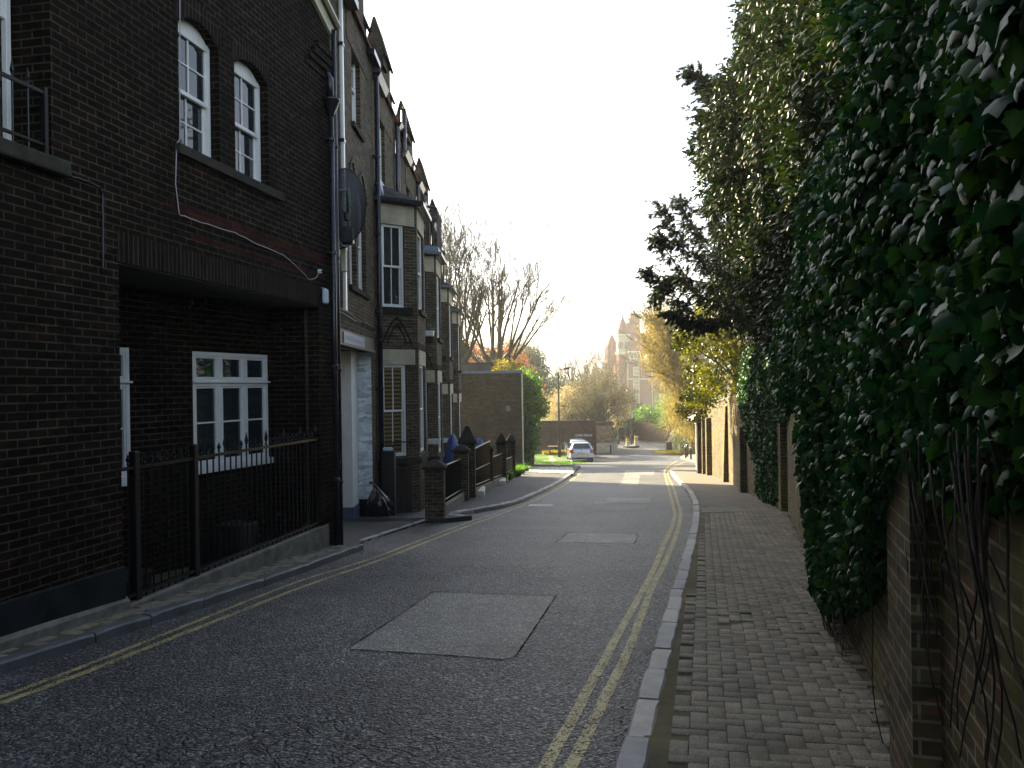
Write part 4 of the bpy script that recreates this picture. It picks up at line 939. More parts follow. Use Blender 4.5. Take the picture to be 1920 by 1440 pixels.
# long downpipe at the junction and the flue
pipe('downpipe', 'tall black downpipe between the mews house and the first bay', 'downpipe', T, 19.22, g(19.2), 7.25, .1, .06)
q = T.pt(24.0, 0, .12)
fl = thing('flue_pipe', (q.x, q.y, 6.2), 'short fat black flue with a bent foot standing above the gutter line', 'flue')
mb = MB(); mb.tube([at(738,292,23.4), at(752,291,23.6), at(757,284,23.6), at(757,270,23.6), at(757,208,23.6)], .075, 12); build(mb, 'pipe', M['pipe'], fl, smooth=True)
q = at(757,206,23.6); mb = MB(); mb.lathe((q.x,q.y,q.z), [(.06,0),(.085,.02),(.02,.04),(.03,.09),(.005,.11)], 10); build(mb, 'cap', M['pipe'], fl)

# ================= garden walls, piers, railings, gates =================
GW = Frame((-1.45, 17.3), (.07, 1))
def pier(px, Y, w, ztop, cap, label, mat='stock', h0=None):
    x = ray(px, 900)[0]*Y; z0 = g(Y)
    p = thing('brick_pier', (x-w/2, Y+w/2, z0-.02), label, 'pier', 'brick piers along the terrace front')
    mb = MB(); mb.box(x-w, x, Y, Y+w, z0-.3, ztop); build(mb, 'shaft', M[mat], p)
    mb = MB(); o_ = .05; X0,X1,Y0,Y1 = x-w-o_, x+o_, Y-o_, Y+w+o_; xc, yc = (X0+X1)/2, (Y0+Y1)/2; t0 = ztop
    mb.box(X0,X1,Y0,Y1,t0+.001,t0+.06)
    if cap[0] == 'flat':
        e = .06; mb.hexa([(X0,Y0,t0+.06),(X1,Y0,t0+.06),(X1,Y1,t0+.06),(X0,Y1,t0+.06),(xc-e,yc-e,t0+.06+cap[1]),(xc+e,yc-e,t0+.06+cap[1]),(xc+e,yc+e,t0+.06+cap[1]),(xc-e,yc+e,t0+.06+cap[1])])
    else:
        e = .05; mb.hexa([(X0,Y0,t0+.06),(X1,Y0,t0+.06),(X1,Y1,t0+.06),(X0,Y1,t0+.06),(xc-e,yc-e,t0+.06+cap[1]),(xc+e,yc-e,t0+.06+cap[1]),(xc+e,yc+e,t0+.06+cap[1]),(xc-e,yc+e,t0+.06+cap[1])])
    o = build(mb, 'cap', M['darkstone'], p); bevel(o, .012)
    return x
def zpx(py, px, Y): return ray(px, py)[1]*Y
piers = []
X1 = pier(832, 17.3, .40, zpx(880,832,17.3), ('flat',.12), 'nearest brick pier of the terrace front, with a low stone cap')
X2 = pier(878, 21.9, .38, zpx(848,878,21.9), ('flat',.12), 'second brick pier, its low cap just in front of the tall pointed pier')
X3 = pier(891, 23.0, .42, zpx(832,891,23.), ('pyr',.42), 'tall dark pier with a big pointed cap, tallest along the terrace front')
X4 = pier(925, 27.6, .30, zpx(845,925,27.6), ('flat',.12), 'slim low-capped pier just beyond the long iron gate')
X5 = pier(950, 31.0, .36, zpx(833,950,31.), ('pyr',.33), 'dark pointed pier, second from the far end of the terrace front')
X6 = pier(967, 36.0, .36, zpx(830,967,36.), ('pyr',.30), 'farthest brick pier of the terrace front, with ivy at its foot')
def rail(x0, Y0, x1, Y1, zt0, zt1, label, mid=False, n=None, zfoot=.22):
    r = thing('garden_railing', ((x0+x1)/2, (Y0+Y1)/2, g((Y0+Y1)/2)), label, 'railing', 'iron railings along the terrace front')
    fr = Frame((x0, Y0), (x1-x0, Y1-Y0)); L = math.hypot(x1-x0, Y1-Y0)
    mb = MB(); mb.tube([fr.pt(0,zt0), fr.pt(L,zt1)], .022, 6); build(mb, 'top_rail', M['iron'], r)
    f0, f1_ = g(Y0)+zfoot, g(Y1)+zfoot
    mb = MB(); mb.tube([fr.pt(0,f0+.08), fr.pt(L,f1_+.08)], .018, 6)
    if mid: mb.tube([fr.pt(0,(f0+zt0)/2-.05), fr.pt(L,(f1_+zt1)/2-.05)], .018, 6)
    build(mb, 'bottom_rail', M['iron'], r)
    n = n or int(L/.12)
    for i in range(n):
        a = L*(i+.5)/n; t_ = a/L; mb = MB(); mb.tube([fr.pt(a,f0+(f1_-f0)*t_), fr.pt(a,zt0+(zt1-zt0)*t_+.02)], .010, 5); build(mb, 'bar', M['iron'], r)
    mb = MB(); mb.hexa([fr.pt(0,f0-.6,.1),fr.pt(L,f1_-.6,.1),fr.pt(L,f1_-.6,-.12),fr.pt(0,f0-.6,-.12),fr.pt(0,f0,.1),fr.pt(L,f1_,.1),fr.pt(L,f1_,-.12),fr.pt(0,f0,-.12)]); o = build(mb, 'footing', M['cement'], r); bevel(o, .02)
rail(X1-.1, 17.7, X2-.2, 21.9, zpx(876,834,17.7), zpx(861,855,21.9), 'black railing between the two nearest low-capped piers')
rail(X3-.1, 23.45, X4-.1, 27.6, zpx(843,890,23.5), zpx(827,913,27.6), 'tall black railing with a middle rail between the pointed pier and the slim pier', True)
rail(X4-.1, 27.9, X5-.15, 31.0, zpx(858,925,28), zpx(850,933,31), 'short black railing between the slim pier and the next pointed pier')
rail(X5-.1, 31.4, X6-.15, 36.0, zpx(862,950,31.5), zpx(856,955,36.), 'last short railing between the two farthest pointed piers')
# door steps
def steps(x0, Y0, w, dpt, label, n=2):
    s = thing('door_step', (x0-w/2, Y0+dpt/2, g(Y0)), label, 'step', 'pale steps at the terrace gates')
    for i in range(n):
        mb = MB(); mb.box(x0-w-i*.25, x0-i*.28, Y0+.01, Y0+dpt, g(Y0)-.2 if i == 0 else g(Y0)+.15*i, g(Y0)+.15*(i+1)-.004); o = build(mb, 'tread', M['cream' if i == 0 else 'cement'], s); bevel(o, .012)
steps(X3+.22, 23.6, .5, 1.1, 'pale step at the foot of the tall pointed pier'); steps(X5-.02, 29.2, .35, .9, 'pale step below the shorter pointed pier further along')
# hedging plants, window boxes and garden clutter seen over the walls
def boxplanter(px, py, Y, w, label):
    q = at(px, py, Y); p = thing('window_box', (q.x, q.y, q.z), label, 'window box', 'white window boxes on the bays'); mb = MB(); mb.hexa([(q.x-w/2,q.y,q.z),(q.x+w/2,q.y,q.z),(q.x+w/2,q.y+.2,q.z),(q.x-w/2,q.y+.2,q.z),(q.x-w/2-.02,q.y-.02,q.z+.16),(q.x+w/2+.02,q.y-.02,q.z+.16),(q.x+w/2+.02,q.y+.22,q.z+.16),(q.x-w/2-.02,q.y+.22,q.z+.16)]); o = build(mb, 'trough', M['white'], p); bevel(o, .01, 1)
    mb = MB(); mb.box(q.x-w/2,q.x+w/2,q.y+.01,q.y+.19,q.z+.161,q.z+.18); build(mb, 'soil', M['earth'], p)
boxplanter(803, 630, 24.4, .30, 'white window box on the first-floor bay of the house with the balcony')
boxplanter(809, 833, 24.0, .48, 'white window box at ground level nearest the first bay')
boxplanter(833, 830, 29.0, .42, 'white window box at ground level left of the blue cover')
# blue covers over stored things
def cover(px, py, Y, rx, rz, label, seed):
    rr_ = random.Random(seed); q = at(px, py, Y); zb = g(Y); p = thing('tarpaulin', (q.x, q.y, zb), label, 'tarpaulin'); mb = MB(); n_, m_ = 14, 8; V_ = []
    for j in range(m_+1):
        t_ = j/m_; z = zb+(q.z-zb)*t_; rad = rx*(1-.75*t_**3)
        for k in range(n_):
            a = 2*math.pi*k/n_; w_ = 1+.13*math.sin(a*5+seed)+rr_.uniform(-.05,.05); V_.append((q.x+rad*w_*math.cos(a), q.y+rad*w_*math.sin(a), z+rr_.uniform(-.02,.02)))
    F__ = [(j*n_+k, j*n_+(k+1)%n_, (j+1)*n_+(k+1)%n_, (j+1)*n_+k) for j in range(m_) for k in range(n_)]+[tuple(m_*n_+k for k in range(n_))]
    mb.mesh(V_, F__); build(mb, 'sheet', plain('blue_sheet', (.035,.075,.22), .45, .3, 6, .3, 20), p, smooth=True)
    mb = MB(); mb.tube([(q.x+rx*.98*math.cos(a),q.y+rx*.98*math.sin(a),zb+.35) for a in [k*math.pi/8 for k in range(17)]], .012, 5); build(mb, 'cord', M['cable'], p)
cover(848, 815, 27.5, .33, .6, 'upright bright blue cover standing in the second front garden', 2); cover(897, 822, 33.5, .45, .6, 'low blue sheet over things behind the long gate', 5)
# refuse sack with a stick leaning by the gateway
q = gp(722, 968); sk = thing('refuse_sack', (q.x, q.y, q.z), 'shiny black refuse sack with a stick leaning by the white gateway wall', 'refuse sack')
mb = MB(); V_=[]; n_, m_ = 20, 12; rs = random.Random(3)
for j in range(m_+1):
    t_ = j/m_; z = .02+.62*t_; rad = .27*math.sin(math.pi*min(1,(t_*.9+.1)))**.55*(1-.55*t_**2)+.01
    for k in range(n_):
        a = 2*math.pi*k/n_; w_ = 1+.10*math.sin(a*6+t_*3)+.06*math.sin(a*11)+rs.uniform(-.04,.04); V_.append((q.x-.02-.16*t_+rad*w_*math.cos(a), q.y-.12+rad*w_*math.sin(a)*.85, q.z+z+rs.uniform(-.012,.012)))
mb.mesh(V_, [(j*n_+k, j*n_+(k+1)%n_, (j+1)*n_+(k+1)%n_, (j+1)*n_+k) for j in range(m_) for k in range(n_)]+[tuple(m_*n_+k for k in range(n_)), tuple(range(n_))[::-1]])
build(mb, 'sack', plain('black_plastic', (.01,.01,.014), .25, .3, 6, .6, 14), sk)
mb = MB(); mb.tube([(q.x+.12,q.y-.3,q.z+.35),(q.x-.1,q.y-.2,q.z+.62),(q.x-.26,q.y-.12,q.z+.76)], .018, 8); mb.tube([(q.x-.26,q.y-.12,q.z+.76),(q.x-.3,q.y-.1,q.z+.72)], .022, 8); build(mb, 'stick', M['iron'], sk)
mb = MB(); 
q = T.pt(19.1, g(19), .55); th = thing('meter_cabinet', (TX+.35, 19.0, g(19)), 'black cabinet with a lamp on top beside the first bay', 'cabinet')
mb.box(TX+.12, TX+.42, 18.98, 19.25, g(19)-.1, -1.45); o = build(mb, 'cabinet', M['black'], th); bevel(o, .012)
mb = MB(); mb.box(TX+.16, TX+.36, 18.97, 19.2, -1.448, -1.37); o = build(mb, 'lamp', M['plastic'], th); bevel(o, .02)
# timber boards closing the area below the first bay
mb = MB(); bd = thing('board_gate', (FS.pt(.5,g(19.5),.06).x, 19.6, g(19.6)), 'dark upright boards under the first bay window', 'gate')
for i in range(6):
    mb = MB(); a = .02+i*.14; mb.fbox(FS, a, a+.125, g(19.6)-.1, -1.86, .02, .05); build(mb, 'board', M['wood'], bd)
mb = MB(); mb.fbox(FS, .0, .9, -1.95, -1.88, .051, .08); build(mb, 'ledge_rail', M['wood'], bd)
mb = MB(); mb.fbox(FS, .05, .95, -1.30, -1.27, .1, .13); gr = thing('window_guard', FS.pt(.5,-1.5,.1), 'black iron bracket rail across the foot of the first ground-floor window', 'bracket'); build(mb, 'rail', M['iron'], gr)
mb = MB(); mb.tube([FS.pt(.28,-1.62,.1),FS.pt(.28,-1.45,.11),FS.pt(.33,-1.36,.12),FS.pt(.38,-1.29,.115)], [.03,.035,.03,.015], 8); build(mb, 'scroll', M['iron'], gr)

# ================= outbuilding beyond the terrace =================
ox0, ox1, oy = -3.3, ray(978,800)[0]*48, 48.0; oz = ray(920,700)[1]*48
ob = thing('outbuilding', ((ox0+ox1)/2, 50.5, g(50)), 'square flat-topped brick outbuilding beyond the terrace, its flank facing up the hill', 'outbuilding')
mb = MB(); mb.box(ox0, ox1, oy, oy+5, g(50)-.6, oz); build(mb, 'wall', M['outbrick'], ob)
mb = MB(); mb.box(ox0-.05, ox1+.08, oy-.06, oy+5.05, oz+.002, oz+.14); build(mb, 'parapet', M['lead'], ob)
mb = MB(); zz = ray(890,680)[1]*50; mb.box(ray(858,690)[0]*50, ray(919,690)[0]*50, 50, 54, oz+.1, zz-.1); build(mb, 'tank_room', M['render'], ob)
mb = MB(); mb.box(ray(857,690)[0]*50, ray(922,690)[0]*50+.1, 49.95, 54, zz-.098, zz); build(mb, 'tank_roof', M['black'], ob)
mb = MB(); mb.tube([(ox1+.06,oy+.12,g(48)),(ox1+.06,oy+.12,oz)], .045, 8); build(mb, 'drainpipe', M['cream'], ob)
mb = MB(); mb.box(ox1-.9,ox1-.65,oy-.02,oy,.0-1.45,.0-1.15); build(mb, 'air_brick', M['cement'], ob)
# ================= long garden wall on the right =================
wt = lambda Y: 1.32-.064*Y                      # coping height
def segframe(Ya, Yb):
    a, b = Vector((wx(Ya), Ya, 0)), Vector((wx(Yb), Yb, 0)); return Frame((b.x, b.y), (a-b)), (b-a).length
gwl = thing('garden_wall', (wx(12), 12, g(12)), 'long old brick garden wall with flat piers running down the right of the pavement', 'wall')
mb = MB(); Ys = [-4,-1,0,1,2,3,4,6,8,10,12,14,16,17.8,20,22,23.8,26,29.3,32,35.7]
for a, b in zip(Ys, Ys[1:]):
    xa, xb = wx(a), wx(b)
    for m_ in range(1):
        mb.poly([(xa,a,g(a)-.5),(xb,b,g(b)-.5),(xb,b,wt(b)),(xa,a,wt(a))]); mb.poly([(xa,a,wt(a)),(xb,b,wt(b)),(xb+.34,b,wt(b)),(xa+.34,a,wt(a))]); mb.poly([(xa+.34,a,wt(a)),(xb+.34,b,wt(b)),(xb+.34,b,g(b)-.5),(xa+.34,a,g(a)-.5)])
mb.poly([(wx(35.7),35.7,g(35)-.5),(wx(35.7)+.34,35.7,g(35)-.5),(wx(35.7)+.34,35.7,wt(35.7)),(wx(35.7),35.7,wt(35.7))])
build(mb, 'wall', M['garden'], gwl)
mb = MB()
for a, b in zip(Ys, Ys[1:]):
    xa, xb = wx(a), wx(b)
    if a >= 26: continue
    mb.hexa([(xa-.05,a,wt(a)+.002),(xa+.39,a,wt(a)+.002),(xb+.39,b,wt(b)+.002),(xb-.05,b,wt(b)+.002),(xa-.02,a,wt(a)+.07),(xa+.36,a,wt(a)+.07),(xb+.36,b,wt(b)+.07),(xb-.02,b,wt(b)+.07)])
build(mb, 'coping', M['darkstone'], gwl)
def pilaster(Ya, Yb, pr, top, lean=0, nm='pilaster'):
    F, L = segframe(Ya, Yb); mb = MB(); z0 = g(Yb)-.4
    P = F.pt                                         # d>0 is ... towards the road
    sgn = 1 if F.pt(0,0,.1).x < F.pt(0,0,0).x else -1
    pr *= sgn
    mb.hexa([P(0,z0,pr),P(L,z0,pr),P(L,z0,-.01*sgn),P(0,z0,-.01*sgn),P(0,top,pr+lean*sgn),P(L,top,pr+lean*sgn),P(L,top,-.01*sgn),P(0,top,-.01*sgn)])
    mb.hexa([P(0,top,pr+lean*sgn),P(L,top,pr+lean*sgn),P(L,top,-.01*sgn),P(0,top,-.01*sgn),P(0,top+.04,0.012*sgn),P(L,top+.04,0.012*sgn),P(L,top+.25,-.0),P(0,top+.25,-.0)])
    build(mb, nm, M['garden'], gwl)
for Ya, Yb, pr, top, ln in ((3.45,4.04,.11,.9,0),(-.8,-.2,.11,1,0),(9.6,10.2,.12,.5,0),(17.55,18.1,.14,-.1,0),(23.5,24.1,.17,zpx(800,1394,23.8),0),(29.0,29.6,.20,wt(29)-.3,-.12),(34.2,34.6,.2,wt(34)-.6,0),(35.4,35.68,.25,wt(35)-.45,0)): pilaster(Ya, Yb, pr, top, ln)
# raised section of wall with a lighter return above, past the ivy
mb = MB(); a, b = 26.6, 29.0
mb.poly([(wx(a)+.12,a,wt(a)),(wx(b)+.12,b,wt(b)),(wx(b)+.12,b,wt(b)+.9),(wx(a)+.12,a,wt(a)+.9)]); mb.poly([(wx(a)+.12,a,wt(a)),(wx(a)+.12,a,wt(a)+.9),(wx(a)+.45,a,wt(a)+.9),(wx(a)+.45,a,wt(a))]); build(mb, 'upper_wall', M['garden'], gwl)
# small porch canopy with posts at the end of the wall
q = at(1322, 888, 36.2); xr_ = wx(36)-.05; zc = zpx(787, 1300, 36.2)
pc = thing('porch', (xr_-.5, 36.2, g(36)), 'little dark pitched canopy over a gateway at the far end of the garden wall', 'porch')
mb = MB(); x0, x1 = ray(1295,787)[0]*36.2, xr_+.2
mb.prism([(x0,35.9,zc-.05),(x1,35.9,zc-.05),(x1,35.9,zc+.42),(x0+.28,35.9,zc+.42)], (0,1.3,0)); build(mb, 'roof', M['black'], pc)
mb = MB(); mb.box(x0+.05,x1,35.95,36.03,zc-.13,zc-.06); build(mb, 'beam', M['palewood'], pc)
mb = MB(); mb.box(xr_-.36,xr_-.03,36.0,36.25,g(36)-.2,zc+.6); build(mb, 'post', M['black'], pc)
mb = MB(); xg = ray(1312,830)[0]*40; gt = thing('gate_post', (xg, 40, g(40)), 'bright white gatepost just past the porch', 'post'); mb.box(xg-.14,xg+.14,40,40.3,g(40)-.2,zpx(795,1312,40)); o = build(mb, 'shaft', M['whitegloss'], gt); bevel(o, .02)
mb = MB(); mb.box(xg-.18,xg+.18,39.96,40.34,zpx(795,1312,40)+.001,zpx(795,1312,40)+.07); o = build(mb, 'cap', M['white'], gt); bevel(o, .02)

# ================= leaves =================
TPL = {}
def T_(name, v, f): TPL[name] = (np.array(v, float), f)
# y axis = leaf direction, z = normal
T_('ivy', [(0,.02,0),(.16,-.10,-.02),(.42,.02,-.10),(.36,.26,-.04),(.44,.42,-.11),(.22,.62,-.05),(0,1.0,-.16),(-.22,.62,-.05),(-.44,.42,-.11),(-.36,.26,-.04),(-.42,.02,-.10),(-.16,-.10,-.02),(0,.32,.05)],
   [(12,0,1),(12,1,2),(12,2,3),(12,3,4),(12,4,5),(12,5,6),(12,6,7),(12,7,8),(12,8,9),(12,9,10),(12,10,11),(12,11,0)])
T_('oval', [(0,0,0),(.16,.25,-.05),(.19,.55,-.06),(0,1,-.16),(-.19,.55,-.06),(-.16,.25,-.05),(0,.3,.02),(0,.62,.0)], [(0,1,6),(1,2,7),(1,7,6),(2,3,7),(0,6,5),(6,7,4),(6,4,5),(7,3,4)])
T_('kite', [(0,0,0),(.3,.45,-.08),(0,1,0),(-.3,.45,-.08)], [(0,1,2),(0,2,3)])
T_('sliver', [(0,0,0),(.09,.5,0),(0,1,0),(-.09,.5,0)], [(0,1,2),(0,2,3)])
T_('spray', [(0,0,0),(.05,.1,0),(.28,.45,-.05),(.06,.35,0),(.26,.75,-.06),(.05,.6,0),(0,1.05,-.05),(-.05,.6,0),(-.26,.75,-.06),(-.06,.35,0),(-.28,.45,-.05),(-.05,.1,0)], [(0,1,3),(1,2,3),(3,5,7),(3,7,9),(3,4,5),(5,6,7),(7,8,9),(0,3,9),(0,9,11),(9,10,11)])
def leafmesh(name, P, A, N, S, tpl, mat, parent=None, kind=None, jitter=.0, origin=None):
    """P positions, A leaf directions, N rough normals, S sizes"""
    P, A, N, S = np.asarray(P), np.asarray(A, float), np.asarray(N, float), np.asarray(S)
    A = A/np.linalg.norm(A, axis=1, keepdims=True); X = np.cross(A, N); X /= (np.linalg.norm(X, axis=1, keepdims=True)+1e-9); Z = np.cross(X, A)
    v, f = TPL[tpl]; f = np.array(f); n = len(P)
    V = P[:,None,:] + S[:,None,None]*(v[None,:,0,None]*X[:,None,:]+v[None,:,1,None]*A[:,None,:]+v[None,:,2,None]*Z[:,None,:])
    F = (f[None]+np.arange(n)[:,None,None]*len(v)).reshape(-1, 3)
    return finish(name, V.reshape(-1,3), F, M[mat] if isinstance(mat, str) else mat, parent, origin=origin)
def unit(n, r=rng): a = r.normal(size=(n,3)); return a/np.linalg.norm(a, axis=1, keepdims=True)

# ---- ivy on the wall: leaves laid over a billowing surface ----
def ivymass(name, label, Y0, Y1, zlo, zhi, bulge, n, size, seed, top_over=.5, tpl='ivy', holes=.25, cat='ivy', back=.0):
    r = np.random.default_rng(seed); P=[];A=[];N=[];S=[]
    def nz(a, b, s): return .5*math.sin(a*2.3*s+seed)+.3*math.sin(b*3.1*s+a*1.7*s+seed*2)+.2*math.sin(a*5.1*s-b*4.3*s)
    for _ in range(n):
        u = r.random(); Y = Y0+(Y1-Y0)*u
        lo, hi = zlo(Y), zhi(Y)
        z = lo+(hi-lo)*r.random()
        edge = min(1, max(0, (z-lo)/.45))**.6
        if r.random() > .35+.65*edge: continue
        w = wt(Y); bu = bulge(Y, z)*(.75+.35*nz(Y, z, 1.0))
        layer = r.random()**1.6*.24
        d = max(.01, bu*edge**.5+.02-layer)
        if nz(Y*2.1, z*2.2, 1.3) > .62-holes and layer < .03 and r.random() < .6: d = max(.01, d-.10)
        x = wx(Y)-d
        out = Vector((-.96, -.27, 0))
        if z > w:                                          # spilling over the coping
            x = wx(Y) - bu*math.sqrt(max(0, 1-((z-w)/max(.05, hi-w+.05))**2)) + r.random()**2*top_over
        P.append((x, Y, z))
        a = Vector((r.normal(-.25,.45), r.normal(-.1,.55), -.85+r.normal(0,.45))); A.append(tuple(a))
        nn = Vector((-.75+r.normal(0,.55), -.3+r.normal(0,.6), .3+r.normal(0,.55))); N.append(tuple(nn))
        S.append(size*(.55+r.random()**2.2*1.15))
    th = thing(name, (wx((Y0+Y1)/2), (Y0+Y1)/2, g((Y0+Y1)/2)), label, cat)
    leafmesh('foliage', P, A, N, S, tpl, 'ivy', th)
    return th
def zlo_near(Y):
    return float(np.interp(Y, [1.5,2.2,3.0,3.6,4.1,4.5,5.2,6.2,7.0,7.9], [-.1,-.32,-.48,-.42,-.72,-1.05,-1.4,-1.75,-2.0,-2.1]))
def zhi_near(Y): return float(np.interp(Y, [1.5,3,4,5,6.5,8], [2.0,2.0,1.55,1.75,1.9,1.7]))
def bul_near(Y, z):
    b = float(np.interp(Y, [1.5,3,3.4,4.1,4.4,5.5,7,7.9], [.22,.18,.20,.24,.26,.30,.36,.30])); return b*(1.25 if z > .5 else 1.0)
iv = ivymass('ivy', 'big-leaved ivy hanging over the nearest stretch of garden wall down to the pavement', 1.5, 7.95, zlo_near, zhi_near, bul_near, 38000, .056, 11, .5)
iv2 = ivymass('ivy', 'ivy capping the wall top in the middle, above the bare moss-stained bricks', 7.7, 17.6, lambda Y: float(np.interp(Y,[7.7,8.3,10,12.5,14,17.6],[-2.0,-1.2,-.3,-.15,-.35,-.9])), lambda Y: 1.75-.03*Y, lambda Y, z: .42 if z > -.3 else .25, 28000, .06, 12, .7)
iv3 = ivymass('ivy', 'dense ivy clump covering the wall from top to pavement beyond the bare bricks', 18.0, 23.3, lambda Y: g(Y)+.02 if Y < 21.3 else g(Y)+.9+.7*(Y-21.3), lambda Y: 1.6-.03*Y, lambda Y, z: (.38 if Y < 21 else .3)*(1-.25*(z < g(Y)+1)), 28000, .06, 13, .8)
# bare stems trailing below the near ivy
def stems(parent, n, seed, Ya, Yb, zt, zb, out):
    r = random.Random(seed)
    for i in range(n):
        Y = r.uniform(Ya, Yb); z = zt(Y); pts = []; x = wx(Y)-out; L = r.uniform(.5, 1.2); k = 10; dy = r.uniform(-.35,.35)
        for j in range(k):
            t_ = j/(k-1); yy = Y-dy*t_-.12*math.sin(t_*5+i); pts.append(Vector((wx(yy)-out*(1-.5*t_)-.03*math.sin(t_*7+i), yy, max(z+.25-L*t_, zb(yy)))))
        m_ = MB(); m_.tube(pts, [.0045*(1-.6*j/k)+.001 for j in range(k)], 5); build(m_, 'stem', M['stem'], parent, smooth=True)
stems(iv, 26, 5, 2.3, 3.5, zlo_near, lambda y: g(y)+.35, .12); stems(iv, 12, 6, 4.2, 7.6, zlo_near, lambda y: g(y)+.02, .2)
stems(iv2, 14, 7, 8.3, 15, lambda Y: -.2, lambda y: g(y)+.3, .12)

# ---- trees: recursive limbs, leaves in clumps ----
def limb(mb, p, d, L, r, depth, rr_, up=.12, spread=.5, kids=(2,4), shrink=.62, ends=None, thin=.004, seg=5, wob=.12, minr=.003):
    pts = [p.copy()]; rad = [r]; dd = d.normalized()
    for i in range(seg):
        dd = (dd+Vector((rr_.uniform(-wob,wob), rr_.uniform(-wob,wob), rr_.uniform(-wob,wob)+up*.3))).normalized(); pts.append(pts[-1]+dd*L/seg); rad.append(max(minr, r*(1-.55*(i+1)/seg)))
    mb.tube(pts, rad, 8 if r > .08 else (5 if r > .02 else 3), caps=False)
    if ends is not None and depth <= 1: ends.append((pts[-1], dd)); ends.append((pts[len(pts)//2], dd))
    if depth <= 0: return
    for k in range(rr_.randint(*kids)):
        i = rr_.randint(max(1, seg//3), seg); ax = Vector((rr_.gauss(0,1), rr_.gauss(0,1), rr_.gauss(0,1))); ax = (ax-dd*ax.dot(dd)).normalized()
        nd = (dd+ax*rr_.uniform(spread*.5, spread)+Vector((0,0,up))).normalized(); limb(mb, pts[i], nd, L*shrink*rr_.uniform(.75,1.2), rad[i]*rr_.uniform(.5,.72), depth-1, rr_, up, spread, kids, shrink, ends, thin, seg, wob, minr)
def clumpleaves(C, n, size, seed, rad=(.3,.3,.3), down=.4, outw=.8, upn=.6, shell=.45):
    """C list of clump centres; returns P,A,N,S"""
    r = np.random.default_rng(seed); C = np.array(C); k = len(C); idx = r.integers(0, k, n); u = unit(n, r); rr_ = (shell+(1-shell)*r.random(n))[:,None]
    P = C[idx]+u*rr_*np.array(rad)[None]*r.uniform(.6,1.3,(k,1))[idx]
    A = u*outw+r.normal(0,.5,(n,3))+np.array([0,0,-down]); N = np.array([0,0,upn])+r.normal(0,.5,(n,3))+u*.4
    return P, A, N, size*r.uniform(.6,1.3,n)
def inpoly(x, y, poly):
    c = False; j = len(poly)-1
    for i in range(len(poly)):
        xi, yi = poly[i]; xj, yj = poly[j]
        if (yi > y) != (yj > y) and x < (xj-xi)*(y-yi)/(yj-yi)+xi: c = not c
        j = i
    return c
def fill(poly, yr, n, seed, wall=True):
    """clump centres spread through the crown: an outline at a real distance with real depth"""
    r = random.Random(seed); xs = [p[0] for p in poly]; ys = [p[1] for p in poly]; out = []
    while len(out) < n:
        x, y = r.uniform(min(xs), max(xs)), r.uniform(min(ys), max(ys))
        if not inpoly(x, y, poly): continue
        a, b = yr(x, y); Y = a+(b-a)*r.random(); q = at(x, y, Y)
        if wall and q.z < wt(Y)+.1 and q.x > wx(Y)-.5: continue
        out.append(tuple(q))
    return out
def tree_on(name, label, cat, base, C, n, size, tpl, mat, seed, rad, bark='bark', trunk_r=.14, group=None, down=.4, nlimb=14, trunk_top=None, lean=None, **kw):
    th = thing(name, base, label, cat, group); r = random.Random(seed); b = Vector(base); Cc = [Vector(c) for c in C]
    top = trunk_top or sum(Cc, Vector())/len(Cc); mb = MB()
    pts = [b.lerp(top, i/8)+Vector((r.uniform(-.1,.1), r.uniform(-.1,.1), 0))*(i > 0)*(i/8)*2 for i in range(9)]; mb.tube(pts, [trunk_r*(1-.7*i/8) for i in range(9)], 10); build(mb, 'trunk', M[bark], th, smooth=True)
    mb = MB()
    for c in r.sample(Cc, min(nlimb, len(Cc))):
        s = pts[r.randint(3, 8)]; mid = s.lerp(c, .5)+Vector((r.uniform(-.2,.2), r.uniform(-.2,.2), r.uniform(-.1,.3)))*(c-s).length*.3
        q = [s.lerp(mid, t_/3) if t_ < 3 else mid.lerp(c, (t_-3)/3) for t_ in range(7)]; mb.tube(q, [max(.006, trunk_r*.35*(1-t_/7.5)) for t_ in range(7)], 5, caps=False)
    build(mb, 'branches', M[bark], th, smooth=True)
    P, A, N, S = clumpleaves(C, n, size, seed, rad, down, **kw); leafmesh('crown', P, A, N, S, tpl, mat, th); return th
# laurel leaning over the wall
LP = [(1425,-120),(1402,60),(1440,105),(1350,150),(1345,205),(1300,290),(1330,325),(1345,385),(1385,400),(1400,470),(1430,600),(1490,640),(1560,520),(1640,330),(1700,180),(1720,-120)]
def ldepth(x, y):
    n_ = np.interp(x, [1290,1400,1500,1600,1720], [16.5,15,11.5,8.3,6.5]); return n_, n_+2.2
CL = fill(LP, ldepth, 620, 21)
tree_on('laurel_tree', 'tall glossy-leaved laurel rising behind the ivied wall and leaning over the pavement', 'tree', (7.2, 13.5, g(13)), CL, 105000, .125, 'oval', 'laurel', 22, (.42,.42,.36), nlimb=60, trunk_r=.2, down=.25)
# added layer of large dark leaves behind the laurel, blocking sky sparkle through its gaps
CLb = fill([(1440,-100),(1440,90),(1390,160),(1360,300),(1400,390),(1450,480),(1480,600),(1560,500),(1700,150),(1700,-100)], lambda x, y: (ldepth(x,y)[1]+.2, ldepth(x,y)[1]+2.6), 260, 26)
tree_on('laurel_backing', 'added backing of large dark leaves that blocks the sky behind the tall laurel', 'tree', (8.6, 15.5, g(15)), CLb, 26000, .2, 'oval', 'yew', 27, (.6,.6,.5), nlimb=20, trunk_r=.2, down=.2)
